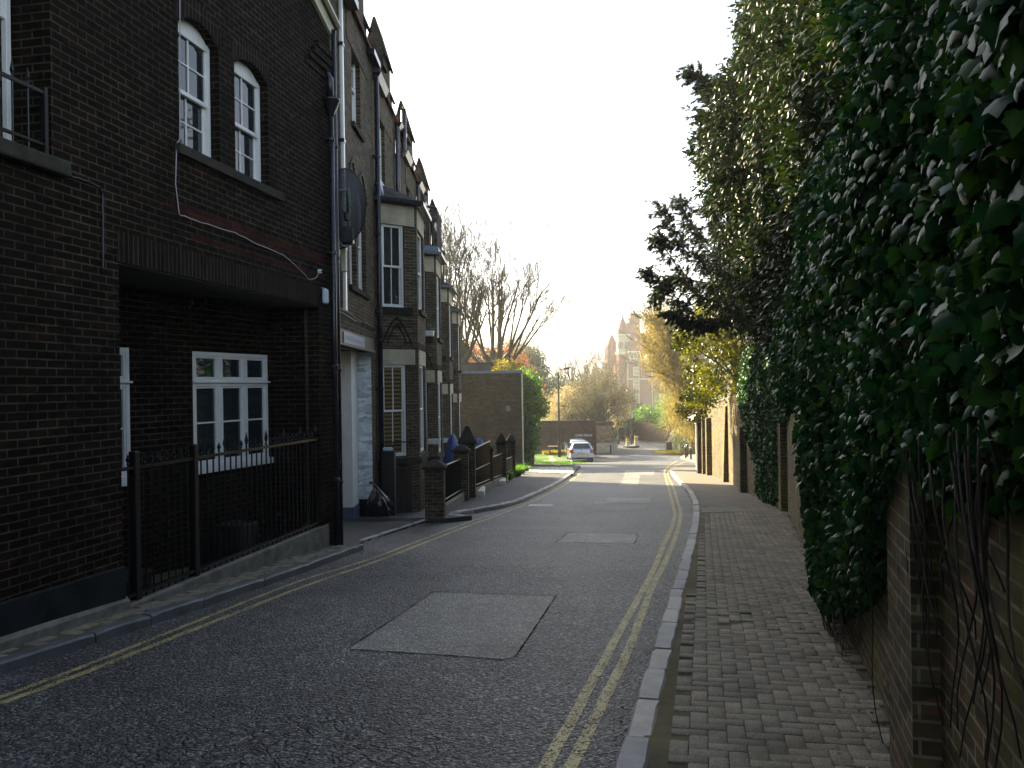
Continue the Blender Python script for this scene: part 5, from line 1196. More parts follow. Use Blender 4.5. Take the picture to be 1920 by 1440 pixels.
# near canopy at the very top right
NP = [(1640,-160),(1640,230),(1760,200),(1960,60),(1960,-160)]
CN = fill(NP, lambda x, y: (4.2,6.2), 90, 23)
tree_on('ivy_tree', 'ivy-clad bush rising over the wall at the very top right', 'bush', (4.4, 5.2, g(5)), CN, 16000, .062, 'ivy', 'ivy', 24, (.35,.35,.3), nlimb=20, trunk_r=.12)
# feathery yew boughs reaching left over the road
def yew(name, label, base, boughs, seed, size=.16, ns=900):
    th = thing(name, base, label, 'tree', 'dark yews behind the wall'); r = random.Random(seed); mb = MB(); P=[];A=[];N=[];S=[]; b = Vector(base)
    tp = Vector((b.x, b.y, max(p[-1].z for p in boughs)+.3)); mb.tube([b.lerp(tp, i/6)+Vector((r.uniform(-.08,.08),0,0)) for i in range(7)], [.2*(1-.8*i/6) for i in range(7)], 8); build(mb, 'trunk', M['bark'], th, smooth=True); mb = MB()
    for bo in boughs:
        bo = [b.lerp(tp, min(1, max(.3, (bo[0].z-b.z)/(tp.z-b.z))))]+bo; q = smoothline(bo, 6); m_ = len(q); mb.tube(q, [max(.006, .05*(1-i/m_)) for i in range(m_)], 5, caps=False)
        for k in range(int(ns/len(boughs))):
            t_ = r.uniform(.12, 1)**.8; i = min(m_-2, int(t_*(m_-1))); p = q[i].lerp(q[i+1], r.random()); d = (q[i+1]-q[i]).normalized()
            side = Vector((r.gauss(0,1), r.gauss(0,1), r.gauss(0,.6)-.35)).normalized(); L = r.uniform(.25,.75)*(1.1-.6*t_)
            tw = [p+(side*.65+d*.7+Vector((0,0,-.25*s/4)))*L*s/4 for s in range(5)]
            mb.tube(tw, [.004,.004,.003,.003,.002], 3, caps=False)
            for s in range(1, 5):
                for _ in range(2):
                    P.append(tuple(tw[s])); a = (tw[s]-tw[s-1]).normalized(); A.append((a.x+r.gauss(0,.4), a.y+r.gauss(0,.4), a.z-.25+r.gauss(0,.35))); N.append((r.gauss(0,.6), r.gauss(0,.6), 1)); S.append(size*r.uniform(.7,1.3))
    build(mb, 'branches', M['bark'], th); leafmesh('foliage', P, A, N, S, 'spray', 'yew', th); return th
yew('yew_tree', 'dark feathery yew reaching furthest left over the road from the right', (8.8, 22, g(22)), [
    [at(1440,560,21.5), at(1330,600,21.2), at(1270,560,21), at(1217,508,21)], [at(1420,520,21.5), at(1330,500,21), at(1275,450,20.8), at(1241,395,20.6)],
    [at(1440,540,22), at(1340,480,22), at(1300,430,22), at(1277,378,22)], [at(1440,480,22), at(1380,450,21.5), at(1320,388,21.3)], [at(1420,560,21), at(1320,560,21), at(1250,470,20.8), at(1238,448,20.6)],
    [at(1440,520,22), at(1380,480,22), at(1340,420,22)], [at(1420,590,21.5), at(1340,600,21.5), at(1290,600,21.3), at(1262,585,21.2)], [at(1400,540,22), at(1320,530,22), at(1262,520,22), at(1235,548,22)]], 31, ns=1500)
yew('yew_tree', 'second yew whose thin tips stick out above the laurel crown', (8.0, 17.5, g(17)), [[at(1500,320,17.5), at(1400,230,17.3), at(1350,180,17), at(1301,136,17)], [at(1500,260,17.5), at(1440,180,17.5), at(1395,150,17.3), at(1392,112,17.2)], [at(1480,330,17.2), at(1380,290,17), at(1322,212,17)], [at(1500,140,17.2), at(1450,60,17), at(1418,-10,17), at(1405,-60,17)], [at(1490,160,17.2), at(1430,90,17), at(1412,50,17)], [at(1480,400,18), at(1390,350,17.6), at(1345,300,17.4)]], 32, ns=1700)
# sprigs of laurel that break the outline against the sky
sp = thing('laurel_sprigs', (6.6, 15.0, g(15)), 'loose leafy laurel shoots sticking out over the road from the tall laurel', 'branches'); r_ = random.Random(77); mb = MB(); P=[];A=[];N=[];S=[]
for (x0,y0,x1,y1,Y) in ((1450,60,1408,8,15),(1450,80,1398,62,15),(1450,130,1410,100,15),(1430,190,1345,150,15.5),(1420,215,1348,200,15.5),(1400,300,1289,292,16),(1390,280,1305,262,16),(1400,330,1318,318,16),(1400,350,1342,382,16),(1420,400,1350,372,16),(1430,170,1380,140,15),(1440,30,1425,-20,15),(1420,240,1335,232,16),(1430,420,1372,410,17),(1500,40,1450,-40,14),(1410,260,1322,285,15.5),(1430,90,1392,118,15.2)):
    a, b = at(x0,y0,Y), at(x1,y1,Y-.3); q = smoothline([a, a.lerp(b,.5)+Vector((0,0,.12)), b], 5); mb.tube(q, [.012*(1-i/len(q))+.003 for i in range(len(q))], 4, caps=False)
    for k in range(85):
        t_ = r_.random()**.75; i = min(len(q)-2, int(t_*(len(q)-1))); p = q[i].lerp(q[i+1], r_.random()); rad = .22*(1-t_)+.07
        P.append((p.x+r_.gauss(0,rad*.6), p.y+r_.gauss(0,rad), p.z+r_.gauss(0,rad*.7))); d = (b-a).normalized(); A.append((d.x+r_.gauss(0,.6), d.y+r_.gauss(0,.6), d.z-.35+r_.gauss(0,.45))); N.append((r_.gauss(0,.5), r_.gauss(0,.5), 1)); S.append(.13*r_.uniform(.6,1.2))
build(mb, 'twigs', M['bark'], sp); leafmesh('foliage', P, A, N, S, 'oval', 'laurel', sp)
# sunlit holly further down
HP = [(1256,640),(1292,600),(1320,560),(1380,540),(1450,560),(1450,720),(1415,750),(1385,735),(1350,752),(1320,770),(1300,785),(1270,765),(1285,735),(1300,700),(1275,668)]
CH = fill(HP, lambda x, y: (25.0 if x > 1330 else 26.5, 29.5), 230, 41)
tree_on('holly_tree', 'sunlit yellow-green holly spreading over the far part of the wall and pavement', 'tree', (9.2, 28.5, g(28)), CH, 30000, .10, 'kite', 'holly', 42, (.34,.34,.28), nlimb=40, trunk_r=.14, down=.2)
CX = fill([(1350,420),(1480,420),(1500,620),(1440,660),(1380,600),(1340,560)], lambda x, y: (20.0,24.0), 150, 43)
tree_on('laurel_tree', 'darker laurel filling the gap between the yew and the tall ivy clump', 'tree', (8.6, 21.0, g(21)), CX, 26000, .115, 'oval', 'laurel', 44, (.45,.45,.4), nlimb=30, trunk_r=.13)
# ================= far end: verge, street furniture, cars =================
# street wall with its lettering
WY = 74.0; wl0, wl1 = ray(1000,830)[0]*WY, ray(1118,830)[0]*WY; wz = zpx(791,1060,WY)
fwl = thing('street_wall', ((wl0+wl1)/2-6, WY, g(WY)), 'dark brick wall facing down the road, with white street lettering behind the parked cars', 'wall')
mb = MB(); mb.box(wl0-14, wl1, WY, WY+.4, g(WY)-.3, wz); build(mb, 'wall', M['oldwall'], fwl)
mb = MB(); mb.box(wl0-14, wl1, WY-.06, WY+.46, wz+.002, wz+.12); build(mb, 'coping', M['darkstone'], fwl)
mb = MB(); c1 = ray(1147,830)[0]*WY; zt_ = zpx(797,1130,WY); mb.box(wl1+.002, c1, WY-.25, WY+1.4, g(WY)+.75, zt_); build(mb, 'end_pier', M['pierbrick'], fwl)
mb = MB(); mb.box(wl1+.0, c1+.04, WY-.3, WY+1.45, g(WY)-.3, g(WY)+.748); build(mb, 'pier_base', M['stone'], fwl)
mb = MB(); mb.box(wl1-.1, c1+.1, WY-.35, WY+1.5, zt_+.002, zt_+.3); build(mb, 'pier_cap', M['oldwall'], fwl)
qa, qb = ray(1079,817)[0]*WY, ray(1110,817)[0]*WY; zq = zpx(816.5,1094,WY)
text('LOWER TERRACE', .27, ((qa+qb)/2, WY-.01, zq), (R(90),0,0), M['white'], fwl, .01, 'lettering', (qb-qa)*1.0)
def rpost(name, label, cat, px, pyb, pyt, Y, prof, mat='iron', group=None, n=10, part='shaft'):
    q = at(px, pyb, Y); z0 = g(Y); H_ = zpx(pyt, px, Y)-z0; th = thing(name, (q.x, Y, z0), label, cat, group); mb = MB(); mb.lathe((q.x, Y, z0), [(r_, z_*H_) for r_, z_ in prof], n); build(mb, part, M[mat], th); return th, q.x, z0, H_
# lamp post
LY = 66.0; lm_, lx, lz, LH = rpost('street_lamp', 'tall black street lamp with a short arm on the grass verge', 'street lamp', 1049, 852, 697, LY, [(.13,-.02),(.13,.17),(.075,.19),(.07,.6),(.06,.97),(.05,1.0)], n=12, part='column')
mb = MB(); mb.tube([(lx,LY,lz+LH),(lx+.05,LY,lz+LH+.1),(lx+.2,LY,lz+LH+.16),(lx+.45,LY,lz+LH+.22)], .035, 8); build(mb, 'arm', M['iron'], lm_)
mb = MB(); mb.hexa([(lx+.4,LY-.14,lz+LH+.14),(lx+1.0,LY-.1,lz+LH+.28),(lx+1.0,LY+.1,lz+LH+.28),(lx+.4,LY+.14,lz+LH+.14),(lx+.45,LY-.1,lz+LH+.3),(lx+.98,LY-.06,lz+LH+.38),(lx+.98,LY+.06,lz+LH+.38),(lx+.45,LY+.1,lz+LH+.3)]); mb.lathe((lx+.62,LY,lz+LH+.33),[(.04,0),(.04,.09),(.01,.1)],8); o = build(mb, 'lamp_head', M['iron'], lm_); bevel(o, .02)
mb = MB(); mb.hexa([(lx+.5,LY-.08,lz+LH+.13),(lx+.92,LY-.07,lz+LH+.235),(lx+.92,LY+.07,lz+LH+.235),(lx+.5,LY+.08,lz+LH+.13),(lx+.5,LY-.08,lz+LH+.17),(lx+.92,LY-.07,lz+LH+.27),(lx+.92,LY+.07,lz+LH+.27),(lx+.5,LY+.08,lz+LH+.17)]); build(mb, 'glass', M['glass'], lm_)
for px, pb, pt_, Y, lb in ((1288.5,850,770,64,'slender dark lamp column among the bollards on the far corner'), (1256,838,765,76,'thin dark pole rising beside the litter bin')):
    th, x_, z_, h_ = rpost('lamp_column', lb, 'street lamp', px, pb, pt_, Y, [(.09,-.02),(.09,.25),(.05,.27),(.04,1.0)]); mb = MB(); mb.tube([(x_,Y,z_+h_),(x_+.02,Y,z_+h_+.8),(x_+.25,Y,z_+h_+1.1)], .03, 6); build(mb, 'arm', M['iron'], th)
bp = [(.085,-.02),(.085,.06),(.07,.08),(.062,.78),(.08,.80),(.08,.86),(.06,.9),(.075,.95),(.03,1.0)]
for px, pb, pt_, Y, lb in ((1285.5,857,834,61,'black bollard leftmost on the far corner'), (1295.5,861,836,58,'black bollard in the middle of the far corner'), (1315,866,838,54,'black bollard in front of the white gatepost'), (1145,847,830,72,'black bollard at the foot of the brick end pier')):
    th, x_, z_, h_ = rpost('bollard', lb, 'bollard', px, pb, pt_, Y, bp, group='black bollards at the junction'); mb = MB(); mb.lathe((x_,Y,z_+h_*.83),[(.083,0),(.086,.02),(.083,.05)],10); build(mb, 'band', M['whitegloss'], th)
# traffic island with globe lamp and two keep-left bollards
IY = 80.0; ix0, ix1 = ray(1168,838)[0]*IY, ray(1199,838)[0]*IY; il = thing('traffic_island', ((ix0+ix1)/2, IY, g(IY)+RD), 'small kerbed traffic island in the middle of the junction', 'traffic island')
mb = MB(); mb.prism([((ix0+ix1)/2+(ix1-ix0)/2*math.cos(a), IY+1.1*math.sin(a), g(IY)+RD-.05) for a in [k*math.pi/8 for k in range(16)]], (0,0,.2)); o = build(mb, 'kerbed_base', M['darkstone'], il); bevel(o, .03)
mb = MB(); mb.prism([((ix0+ix1)/2+(ix1-ix0)/2*.9*math.cos(a), IY+.95*math.sin(a), g(IY)+RD+.151) for a in [k*math.pi/8 for k in range(16)]], (0,0,.01)); build(mb, 'paved_top', M['cement'], il)
th, x_, z_, h_ = rpost('globe_lamp', 'grey post topped by a pale globe standing on the traffic island', 'beacon', 1184, 838, 785, IY, [(.07,.05),(.07,.4),(.05,.42),(.045,1.0)], mat='iron')
mb = MB(); mb.lathe((x_,IY,z_+h_),[(.08,0),(.17,.07),(.22,.2),(.2,.33),(.1,.43),(.02,.45)],14); build(mb, 'globe', M['cream'], th, smooth=True)
yel = plain('yellow_plastic', (.55,.42,.06), .4, .1, 5, .05, 30)
for px, lb in ((1177,'left yellow and white island bollard with a dark top'), (1193,'right pale island bollard beside the globe post')):
    x_ = ray(px,832)[0]*IY; z_ = g(IY)+RD+.16; th = thing('island_bollard', (x_,IY,z_), lb, 'bollard', 'illuminated bollards on the traffic island')
    mb = MB(); mb.box(x_-.17,x_+.17,IY-.1,IY+.1,z_,z_+.45); o = build(mb, 'base', M['cream'], th); bevel(o,.03); mb = MB(); mb.box(x_-.16,x_+.16,IY-.09,IY+.09,z_+.452,z_+.75); o = build(mb, 'face', yel, th); bevel(o,.03)
    mb = MB(); mb.box(x_-.17,x_+.17,IY-.1,IY+.1,z_+.752,z_+.9); o = build(mb, 'top', M['black'] if px < 1180 else M['cream'], th); bevel(o,.03)
# litter bin and warning sign
x_ = ray(1254,836)[0]*72; z_ = g(72)+.03; th = thing('litter_bin', (x_,72,z_), 'black square litter bin with a pale lid on the verge beside the road sign', 'bin')
mb = MB(); mb.box(x_-.24,x_+.24,71.8,72.25,z_,z_+.78); o = build(mb, 'body', M['black'], th); bevel(o,.03); mb = MB(); mb.box(x_-.26,x_+.26,71.78,72.27,z_+.782,z_+.86); o = build(mb, 'lid', M['stone'], th); bevel(o,.03)
x_ = ray(1257,812)[0]*73; z_ = g(73); th = thing('road_sign', (x_,73,z_), 'grey road sign post with a red-rimmed triangle over a small blue-white plate', 'sign')
mb = MB(); mb.tube([(x_,73,z_-.1),(x_,73,z_+2.05)], .035, 8); build(mb, 'post', M['iron'], th); zz = zpx(817,1257,73)
mb = MB(); mb.prism([(x_-.32,72.94,zz),(x_+.32,72.94,zz),(x_,72.94,zz+.56)], (0,.03,0)); build(mb, 'triangle', plain('sign_red', (.5,.04,.04), .4, .1, 4, .05, 30), th)
mb = MB(); mb.prism([(x_-.18,72.93,zz+.08),(x_+.18,72.93,zz+.08),(x_,72.93,zz+.38)], (0,.008,0)); build(mb, 'white_face', M['white'], th)
mb = MB(); mb.box(x_-.14,x_+.14,72.93,72.96,zz-.55,zz-.12); build(mb, 'plate', M['plastic'], th)
# rustic table on the verge and a tuft of flowers
q = gp(1064, 846); tb = thing('garden_bench', (q.x, q.y, g(q.y)), 'small pale wooden bench on the verge in front of the lettered wall', 'bench'); x_, Y_, z_ = q.x-.1, 68.5, g(68.5)+.02
x_ = ray(1042,828)[0]*68.5
mb = MB(); mb.box(x_-.62,x_+.5,Y_-.2,Y_+.25,z_+.74,z_+.79); build(mb, 'seat', M['palewood'], tb)
for sx in (-.5,.4): mb = MB(); mb.box(x_+sx-.05,x_+sx+.05,Y_-.15,Y_+.2,z_,z_+.738); build(mb, 'leg', M['wood'], tb)

# ---- cars ----
def car(name, label, group=None):
    th = lthing(name, label, 'car', group)
    paintm = NT('silver_blue_paint'); paintm.done((.42,.48,.56), .25, None, Metallic=.6, Coat_Weight=.6)
    W = .865
    # stations from rear (y=0) to front (y=4.15): list of (y, z_low, half-width, belt z, belt half-width, roof z, roof half-width)
    S_ = [(0.0,.42,.70,.72,.72,.74,.70),(.03,.30,.80,.80,.80,.90,.76),(.10,.24,.845,.86,.835,.98,.75),(.20,.22,.86,.90,.845,1.10,.70),(.38,.22,.865,.92,.85,1.33,.62),(.55,.22,.866,.93,.85,1.41,.60),(.95,.22,.866,.93,.85,1.44,.59),(1.6,.22,.866,.92,.85,1.45,.59),(2.3,.22,.866,.91,.85,1.43,.585),(2.75,.22,.866,.90,.85,1.28,.60),(3.15,.22,.865,.89,.84,.98,.68),(3.3,.22,.86,.88,.83,.90,.70),(3.8,.24,.83,.78,.78,.80,.62),(4.05,.30,.74,.66,.70,.68,.55),(4.15,.40,.60,.56,.58,.57,.50)]
    V_=[];F_=[];k=12
    for (y,zl,hw,zb,hb,zr,hr) in S_:
        half = [(0,zl),(hw*.9,zl),(hw,zl+.1),(hw,(zl+zb)/2+.06),(hb,zb),(hr,zr-.05 if zr-zb>.1 else zr-.01),(hr*.8,zr)]
        ring = [(x,y,z) for x,z in half[1:]]+[(-x,y,z) for x,z in half[1:][::-1]]
        V_ += ring
    n_ = 12
    for i in range(len(S_)-1):
        for j in range(n_): F_.append((i*n_+j, i*n_+(j+1)%n_, (i+1)*n_+(j+1)%n_, (i+1)*n_+j))
    F_ += [tuple(range(n_)), tuple((len(S_)-1)*n_+j for j in range(n_))[::-1]]
    body = finish('body', V_, F_, paintm.m, th, smooth=True); bm = bmesh.new(); bm.from_mesh(body.data); bmesh.ops.recalc_face_normals(bm, faces=bm.faces[:]); bm.to_mesh(body.data); bm.free()
    mod = body.modifiers.new('bevel','BEVEL'); mod.width=.03; mod.segments=2; mod.limit_method='ANGLE'; mod.angle_limit=R(25)
    mb = MB(); mb.hexa([(-.66,.055,.97),(.66,.055,.97),(.66,.2,.97),(-.66,.2,.97),(-.54,.33,1.33),(.54,.33,1.33),(.54,.44,1.33),(-.54,.44,1.33)]); o = build(mb, 'rear_window', M['glass'], th); bevel(o,.02)
    mb = MB(); mb.hexa([(-.62,3.2,.95),(.62,3.2,.95),(.62,3.0,.95),(-.62,3.0,.95),(-.52,2.68,1.36),(.52,2.68,1.36),(.52,2.5,1.36),(-.52,2.5,1.36)]); build(mb, 'windscreen', M['glass'], th)
    for s in (-1,1):
        mb = MB(); mb.hexa([(s*.80,.55,.97),(s*.865,.55,.97),(s*.865,2.85,.97),(s*.80,2.85,.97),(s*.62,.62,1.35),(s*.685,.62,1.35),(s*.685,2.5,1.35),(s*.62,2.5,1.35)]); build(mb, 'side_window', M['glass'], th)
        mb = MB(); mb.hexa([(s*.58,-.03,.64),(s*.83,.0,.64),(s*.885,.22,.64),(s*.58,.2,.64),(s*.60,-.01,.90),(s*.82,.02,.92),(s*.88,.25,.92),(s*.6,.2,.90)]); o = build(mb, 'tail_light', plain('red_lens', (.30,.02,.015), .15, .1, 5, .02, 20), th); bevel(o,.02)
        mb = MB(); mb.box(s*.88-.04 if s>0 else s*.88-.12, s*.88+.12 if s>0 else s*.88+.04, 2.62, 2.78, .93, 1.08); o = build(mb, 'wing_mirror', paintm.m, th); bevel(o,.04)
        for y in (.72, 3.28):
            mb = MB(); mb.tube([(s*.86,y,.31),(s*.66,y,.31)], .31, 20); w = build(mb, 'wheel', M['black'], th); bevel(w,.03)
            mb = MB(); mb.tube([(s*.867,y,.31),(s*.861,y,.31)], .2, 14); build(mb, 'rim', plain('alloy', (.4,.4,.42), .35, .1, 5, .02, 20, metal=.8), w)
    mb = MB(); mb.hexa([(-.84,-.05,.30),(.84,-.05,.30),(.86,.3,.30),(-.86,.3,.30),(-.82,-.045,.60),(.82,-.045,.60),(.862,.3,.60),(-.862,.3,.60)]); o = build(mb, 'bumper', paintm.m, th); bevel(o,.04)
    mb = MB(); mb.box(-.72,.72,-.04,.2,.18,.298); build(mb, 'underside', M['black'], th)
    mb = MB(); mb.box(-.26,.26,-.062,-.051,.47,.58); build(mb, 'number_plate', yel, th)
    mb = MB(); mb.tube([(0,-.012,.84),(0,.03,.84)], .05, 14); build(mb, 'badge', plain('chrome', (.6,.6,.6), .2, .05, 5, 0, 20, metal=1), th)
    return th
q = gp(1091, 863, RD); CY = 60.0
c1_ = car('parked_car', 'pale silver-blue hatchback parked nearest, seen from behind beside the grass verge', 'cars parked along the kerb'); c1_.location = (ray(1091,850)[0]*59.2, 59.2, g(59.3)+RD); c1_.rotation_euler = (R(-3.2), 0, R(0))
c2_ = dup(c1_); c2_.location = (ray(1087,850)[0]*66, 66, g(66)+RD); c2_['label'] = 'white car almost hidden in front of the silver hatchback'; c2_.rotation_euler = (0,0,R(2))

# ================= bare plane trees =================
def planetree(name, label, px, Y, ztop_px, trunk_r, heads, seed, fork=.45, group=None, levels=4, lenk=1.0, kids=(3,5)):
    q = at(px, 860, Y); b = Vector((q.x, Y, g(Y))); th = thing(name, b, label, 'tree', group); r = random.Random(seed); mb = MB()
    H_ = zpx(ztop_px, px, Y)-b.z; f = b+Vector((0,0,H_*fork)); pts = [b, b.lerp(f,.4)+Vector((.05,0,0)), b.lerp(f,.8), f]; mb.tube(pts, [trunk_r*1.15, trunk_r, trunk_r*.92, trunk_r*.95], 12, caps=False)
    build(mb, 'trunk', M['bark'], th, smooth=True); mb = MB()
    for (dx, dz, L) in heads:
        k0 = f+Vector((0,0,-.3)); d = Vector((dx, r.uniform(-.35,.35), dz)).normalized()
        knee = k0+d*L*.22; mb.tube([k0, k0.lerp(knee,.5)+Vector((0,0,.05)), knee], [trunk_r*.55, trunk_r*.42, trunk_r*.36], 8, caps=False)
        for m_ in range(3):
            dd = (d*1.0+Vector((r.uniform(-.35,.35), r.uniform(-.4,.4), .55))).normalized()
            limb(mb, knee, dd, L*.62*lenk*r.uniform(.8,1.1), trunk_r*r.uniform(.13,.2), levels, r, .10, .62, kids, .52, None, seg=6, wob=.09, minr=.009)
    build(mb, 'crown', M['bark'], th, smooth=True); return th
planetree('plane_tree', 'big bare pollarded plane tree with two stout forks beyond the outbuilding', 931, 60, 415, .62, [(-.9,.6,6),(-.5,.9,7.4),(-.12,1,8),(.25,1,8.2),(.6,.85,8),(1.05,.8,7.2),(.15,.9,7)], 51, .38, 'bare plane trees beyond the terrace')
planetree('plane_tree', 'taller bare plane tree right against the end of the terrace', 868, 52, 360, .5, [(-.3,1,6.6),(.0,1,7.6),(.22,1,7),(.5,.8,5)], 52, .38, 'bare plane trees beyond the terrace')
planetree('plane_tree', 'thin bare tree showing above the last terrace roofs', 838, 66, 340, .35, [(-.2,1,6.5),(.1,1,7.5),(.35,1,6.5)], 53, .52, 'bare plane trees beyond the terrace')

# ================= shrubs and background trees =================
def blob(name, label, cat, poly, Yr, nc, n, size, tpl, mat, seed, rad, group=None, bark='greybark', tr=.15, nl=16, base=None, **kw):
    C = fill(poly, lambda x, y: Yr, nc, seed, wall=False); cx = sum(c[0] for c in C)/nc; Ym = (Yr[0]+Yr[1])/2; b = base or (cx, Ym, g(Ym))
    return tree_on(name, label, cat, b, C, n, size, tpl, mat, seed+1, rad, bark, tr, group, nlimb=nl, **kw)
blob('tall_shrub', 'tall bright green and yellow shrub against the side of the outbuilding', 'shrub', [(981,700),(995,695),(1012,730),(1018,770),(1005,800),(1000,850),(985,860),(980,840)], (50,54), 70, 9000, .17, 'kite', 'shrubgreen', 61, (.5,.5,.5), base=(ray(997,860)[0]*52,52,g(52)))
blob('dark_bush', 'dark ivy bush at the foot of the tall shrub beside the verge', 'bush', [(979,770),(990,775),(998,800),(1000,850),(990,862),(979,860)], (49.5,52), 40, 6000, .15, 'kite', 'darkgreen', 62, (.4,.4,.4))
blob('forsythia', 'yellow shrub showing over the flat roof of the outbuilding', 'shrub', [(925,698),(932,682),(955,680),(975,695),(1000,720),(1010,745),(985,740),(960,705)], (56,59), 60, 7000, .16, 'kite', 'shrubyellow', 63, (.5,.5,.4))
blob('copper_shrub', 'orange-leaved tree behind the stem of the big plane tree', 'tree', [(862,690),(866,655),(890,645),(915,655),(945,650),(975,665),(1000,700),(1015,740),(960,700)], (72,78), 90, 9000, .22, 'kite', 'shruborange', 64, (.9,.9,.7), tr=.2)
blob('grey_tree', 'hazy olive-grey tree rising behind the outbuilding', 'tree', [(935,660),(950,635),(975,632),(990,655),(1000,690),(960,690)], (95,105), 70, 9000, .28, 'sliver', 'twigs', 65, (1.3,1.3,1.2), tr=.2)
blob('conifer', 'dark feathered conifer with a pointed crown in the middle distance', 'tree', [(975,700),(985,660),(1000,648),(1012,665),(1018,690),(1030,715),(1040,740),(1035,760),(985,755)], (98,106), 110, 15000, .35, 'spray', 'darkgreen', 66, (1.3,1.3,.9), tr=.3, group='far conifers', down=.6)
blob('evergreen_hedge', 'low dark evergreen mass between the conifer and the bare trees', 'hedge', [(1030,745),(1050,735),(1090,732),(1100,750),(1100,770),(1030,775)], (110,118), 60, 8000, .4, 'kite', 'darkgreen', 67, (1.4,1.4,1.0), tr=.2)
blob('magnolia_tree', 'cream-budded magnolia behind the dark lettered wall', 'tree', [(1022,765),(1035,738),(1060,728),(1085,725),(1095,745),(1090,790),(1030,790)], (78,84), 80, 9000, .16, 'kite', 'magnolia', 68, (.8,.8,.6), tr=.16, nl=24)
blob('blossom_tree', 'pale-flowered small tree to the right of the brown bare tree', 'tree', [(1140,745),(1155,735),(1172,745),(1178,775),(1160,792),(1140,785)], (80,86), 50, 5000, .15, 'kite', 'magnolia', 69, (.7,.7,.6), tr=.12, group=None)
# brown apple-like tree over the end pier
def twiggy(name, label, px, Y, topy, spread, tr, seed, mat='greybark', leaf=None, n=0, group=None, fork=.25, levels=4, kids=(3,4), heads=6, up=.1, lsize=.12, pyb=850, width=1.0, minr=.012):
    q = at(px, pyb, Y); b = Vector((q.x, Y, g(Y))); th = thing(name, b, label, 'tree', group); r = random.Random(seed); H_ = zpx(topy, px, Y)-b.z; f = b+Vector((.1,0,H_*fork)); mb = MB(); mb.tube([b, b.lerp(f,.5)+Vector((.08,0,0)), f], [tr*1.2, tr, tr*.9], 8, caps=False); build(mb, 'trunk', M[mat], th, smooth=True)
    mb = MB(); E = []
    for i in range(heads):
        a = 2*math.pi*i/heads+r.uniform(-.3,.3); d = Vector((math.cos(a)*spread*width, math.sin(a)*spread, 1)).normalized(); limb(mb, f, d, H_*(1-fork)*.62, tr*.55, levels, r, up, .75, kids, .62, E, seg=5, wob=.16, minr=minr)
    build(mb, 'branches', M[mat], th, smooth=True)
    if leaf:
        rr_ = np.random.default_rng(seed); idx = rr_.integers(0, len(E), n); C = np.array([tuple(e[0]) for e in E])[idx]+rr_.normal(0, .35, (n,3)); leafmesh('foliage', C, unit(n, rr_)+np.array([0,0,-.2]), unit(n, rr_), lsize*rr_.uniform(.6,1.3,n), 'kite', leaf, th)
    return th
blob('apple_tree', 'wide-spreading brown twiggy tree over the brick end pier', 'tree', [(1048,770),(1062,745),(1085,715),(1110,700),(1135,692),(1165,712),(1188,742),(1192,768),(1165,778),(1130,768),(1100,785),(1065,790)], (75,82), 120, 15000, .30, 'sliver', 'twigs', 71, (.8,.8,.55), nl=70, tr=.22, base=(ray(1122,850)[0]*76,76,g(76)), trunk_top=at(1122,790,77))
for i, (px, Y, ty, sp, lb, md) in enumerate(((1072,105,655,.16,'topped bare tree with two upright stems',.09), (1097,105,650,.05,'single straight bare pole of a tree',.09), (1052,112,690,.3,'small bare tree left of the two upright stems',.05), (1120,118,668,.35,'wispy bare tree right of the bare pole',.05), (1140,122,655,.3,'wispy tall bare tree just left of the red tower',.05), (1108,125,690,.5,'low bare tree behind the bare pole',.05), (1082,128,700,.6,'hazy spreading bare tree behind the two upright stems',.05), (1150,110,690,.4,'bare tree closest to the foot of the red tower',.05))):
    twiggy('bare_tree', lb, px, Y, ty, sp, .22 if sp < .2 else .18, 80+i, group='bare trees in the middle distance', fork=.45 if sp < .2 else .3, heads=3 if sp < .2 else 5, levels=2 if sp < .2 else 3, leaf=None if sp < .2 else 'twigs', n=700, up=.22, lsize=.13, minr=.018)
blob('laurel_bush', 'big rounded green bush in front of the red mansion', 'bush', [(1180,800),(1178,780),(1195,768),(1210,762),(1225,768),(1245,780),(1256,795),(1256,812),(1185,812)], (92,96), 80, 11000, .24, 'kite', 'shrubgreen', 91, (.9,.9,.7), base=(ray(1215,820)[0]*94,94,g(94)))
blob('laurel_bush', 'shadowy green bush left of the big rounded bush, by the globe lamp', 'bush', [(1155,815),(1150,790),(1165,770),(1182,772),(1185,810)], (90,94), 45, 6000, .22, 'kite', 'darkgreen', 92, (.8,.8,.7))
blob('golden_bush', 'little golden bush at the right end of the far wall', 'bush', [(1236,810),(1240,796),(1246,800),(1246,810)], (88,89), 10, 900, .14, 'kite', 'shrubyellow', 93, (.35,.35,.35))
blob('grey_willow', 'grey-green small tree between the red mansion and the golden willow', 'tree', [(1230,800),(1228,760),(1245,735),(1262,745),(1270,790),(1258,805)], (84,90), 50, 7000, .18, 'sliver', 'shrubgreen', 94, (.9,.9,.9))
blob('blossom_bush', 'white-flowered bush by the litter bin on the far corner', 'bush', [(1263,835),(1264,812),(1275,802),(1288,806),(1290,820),(1278,838)], (69,72), 26, 3200, .15, 'kite', 'blossom', 95, (.45,.45,.45))
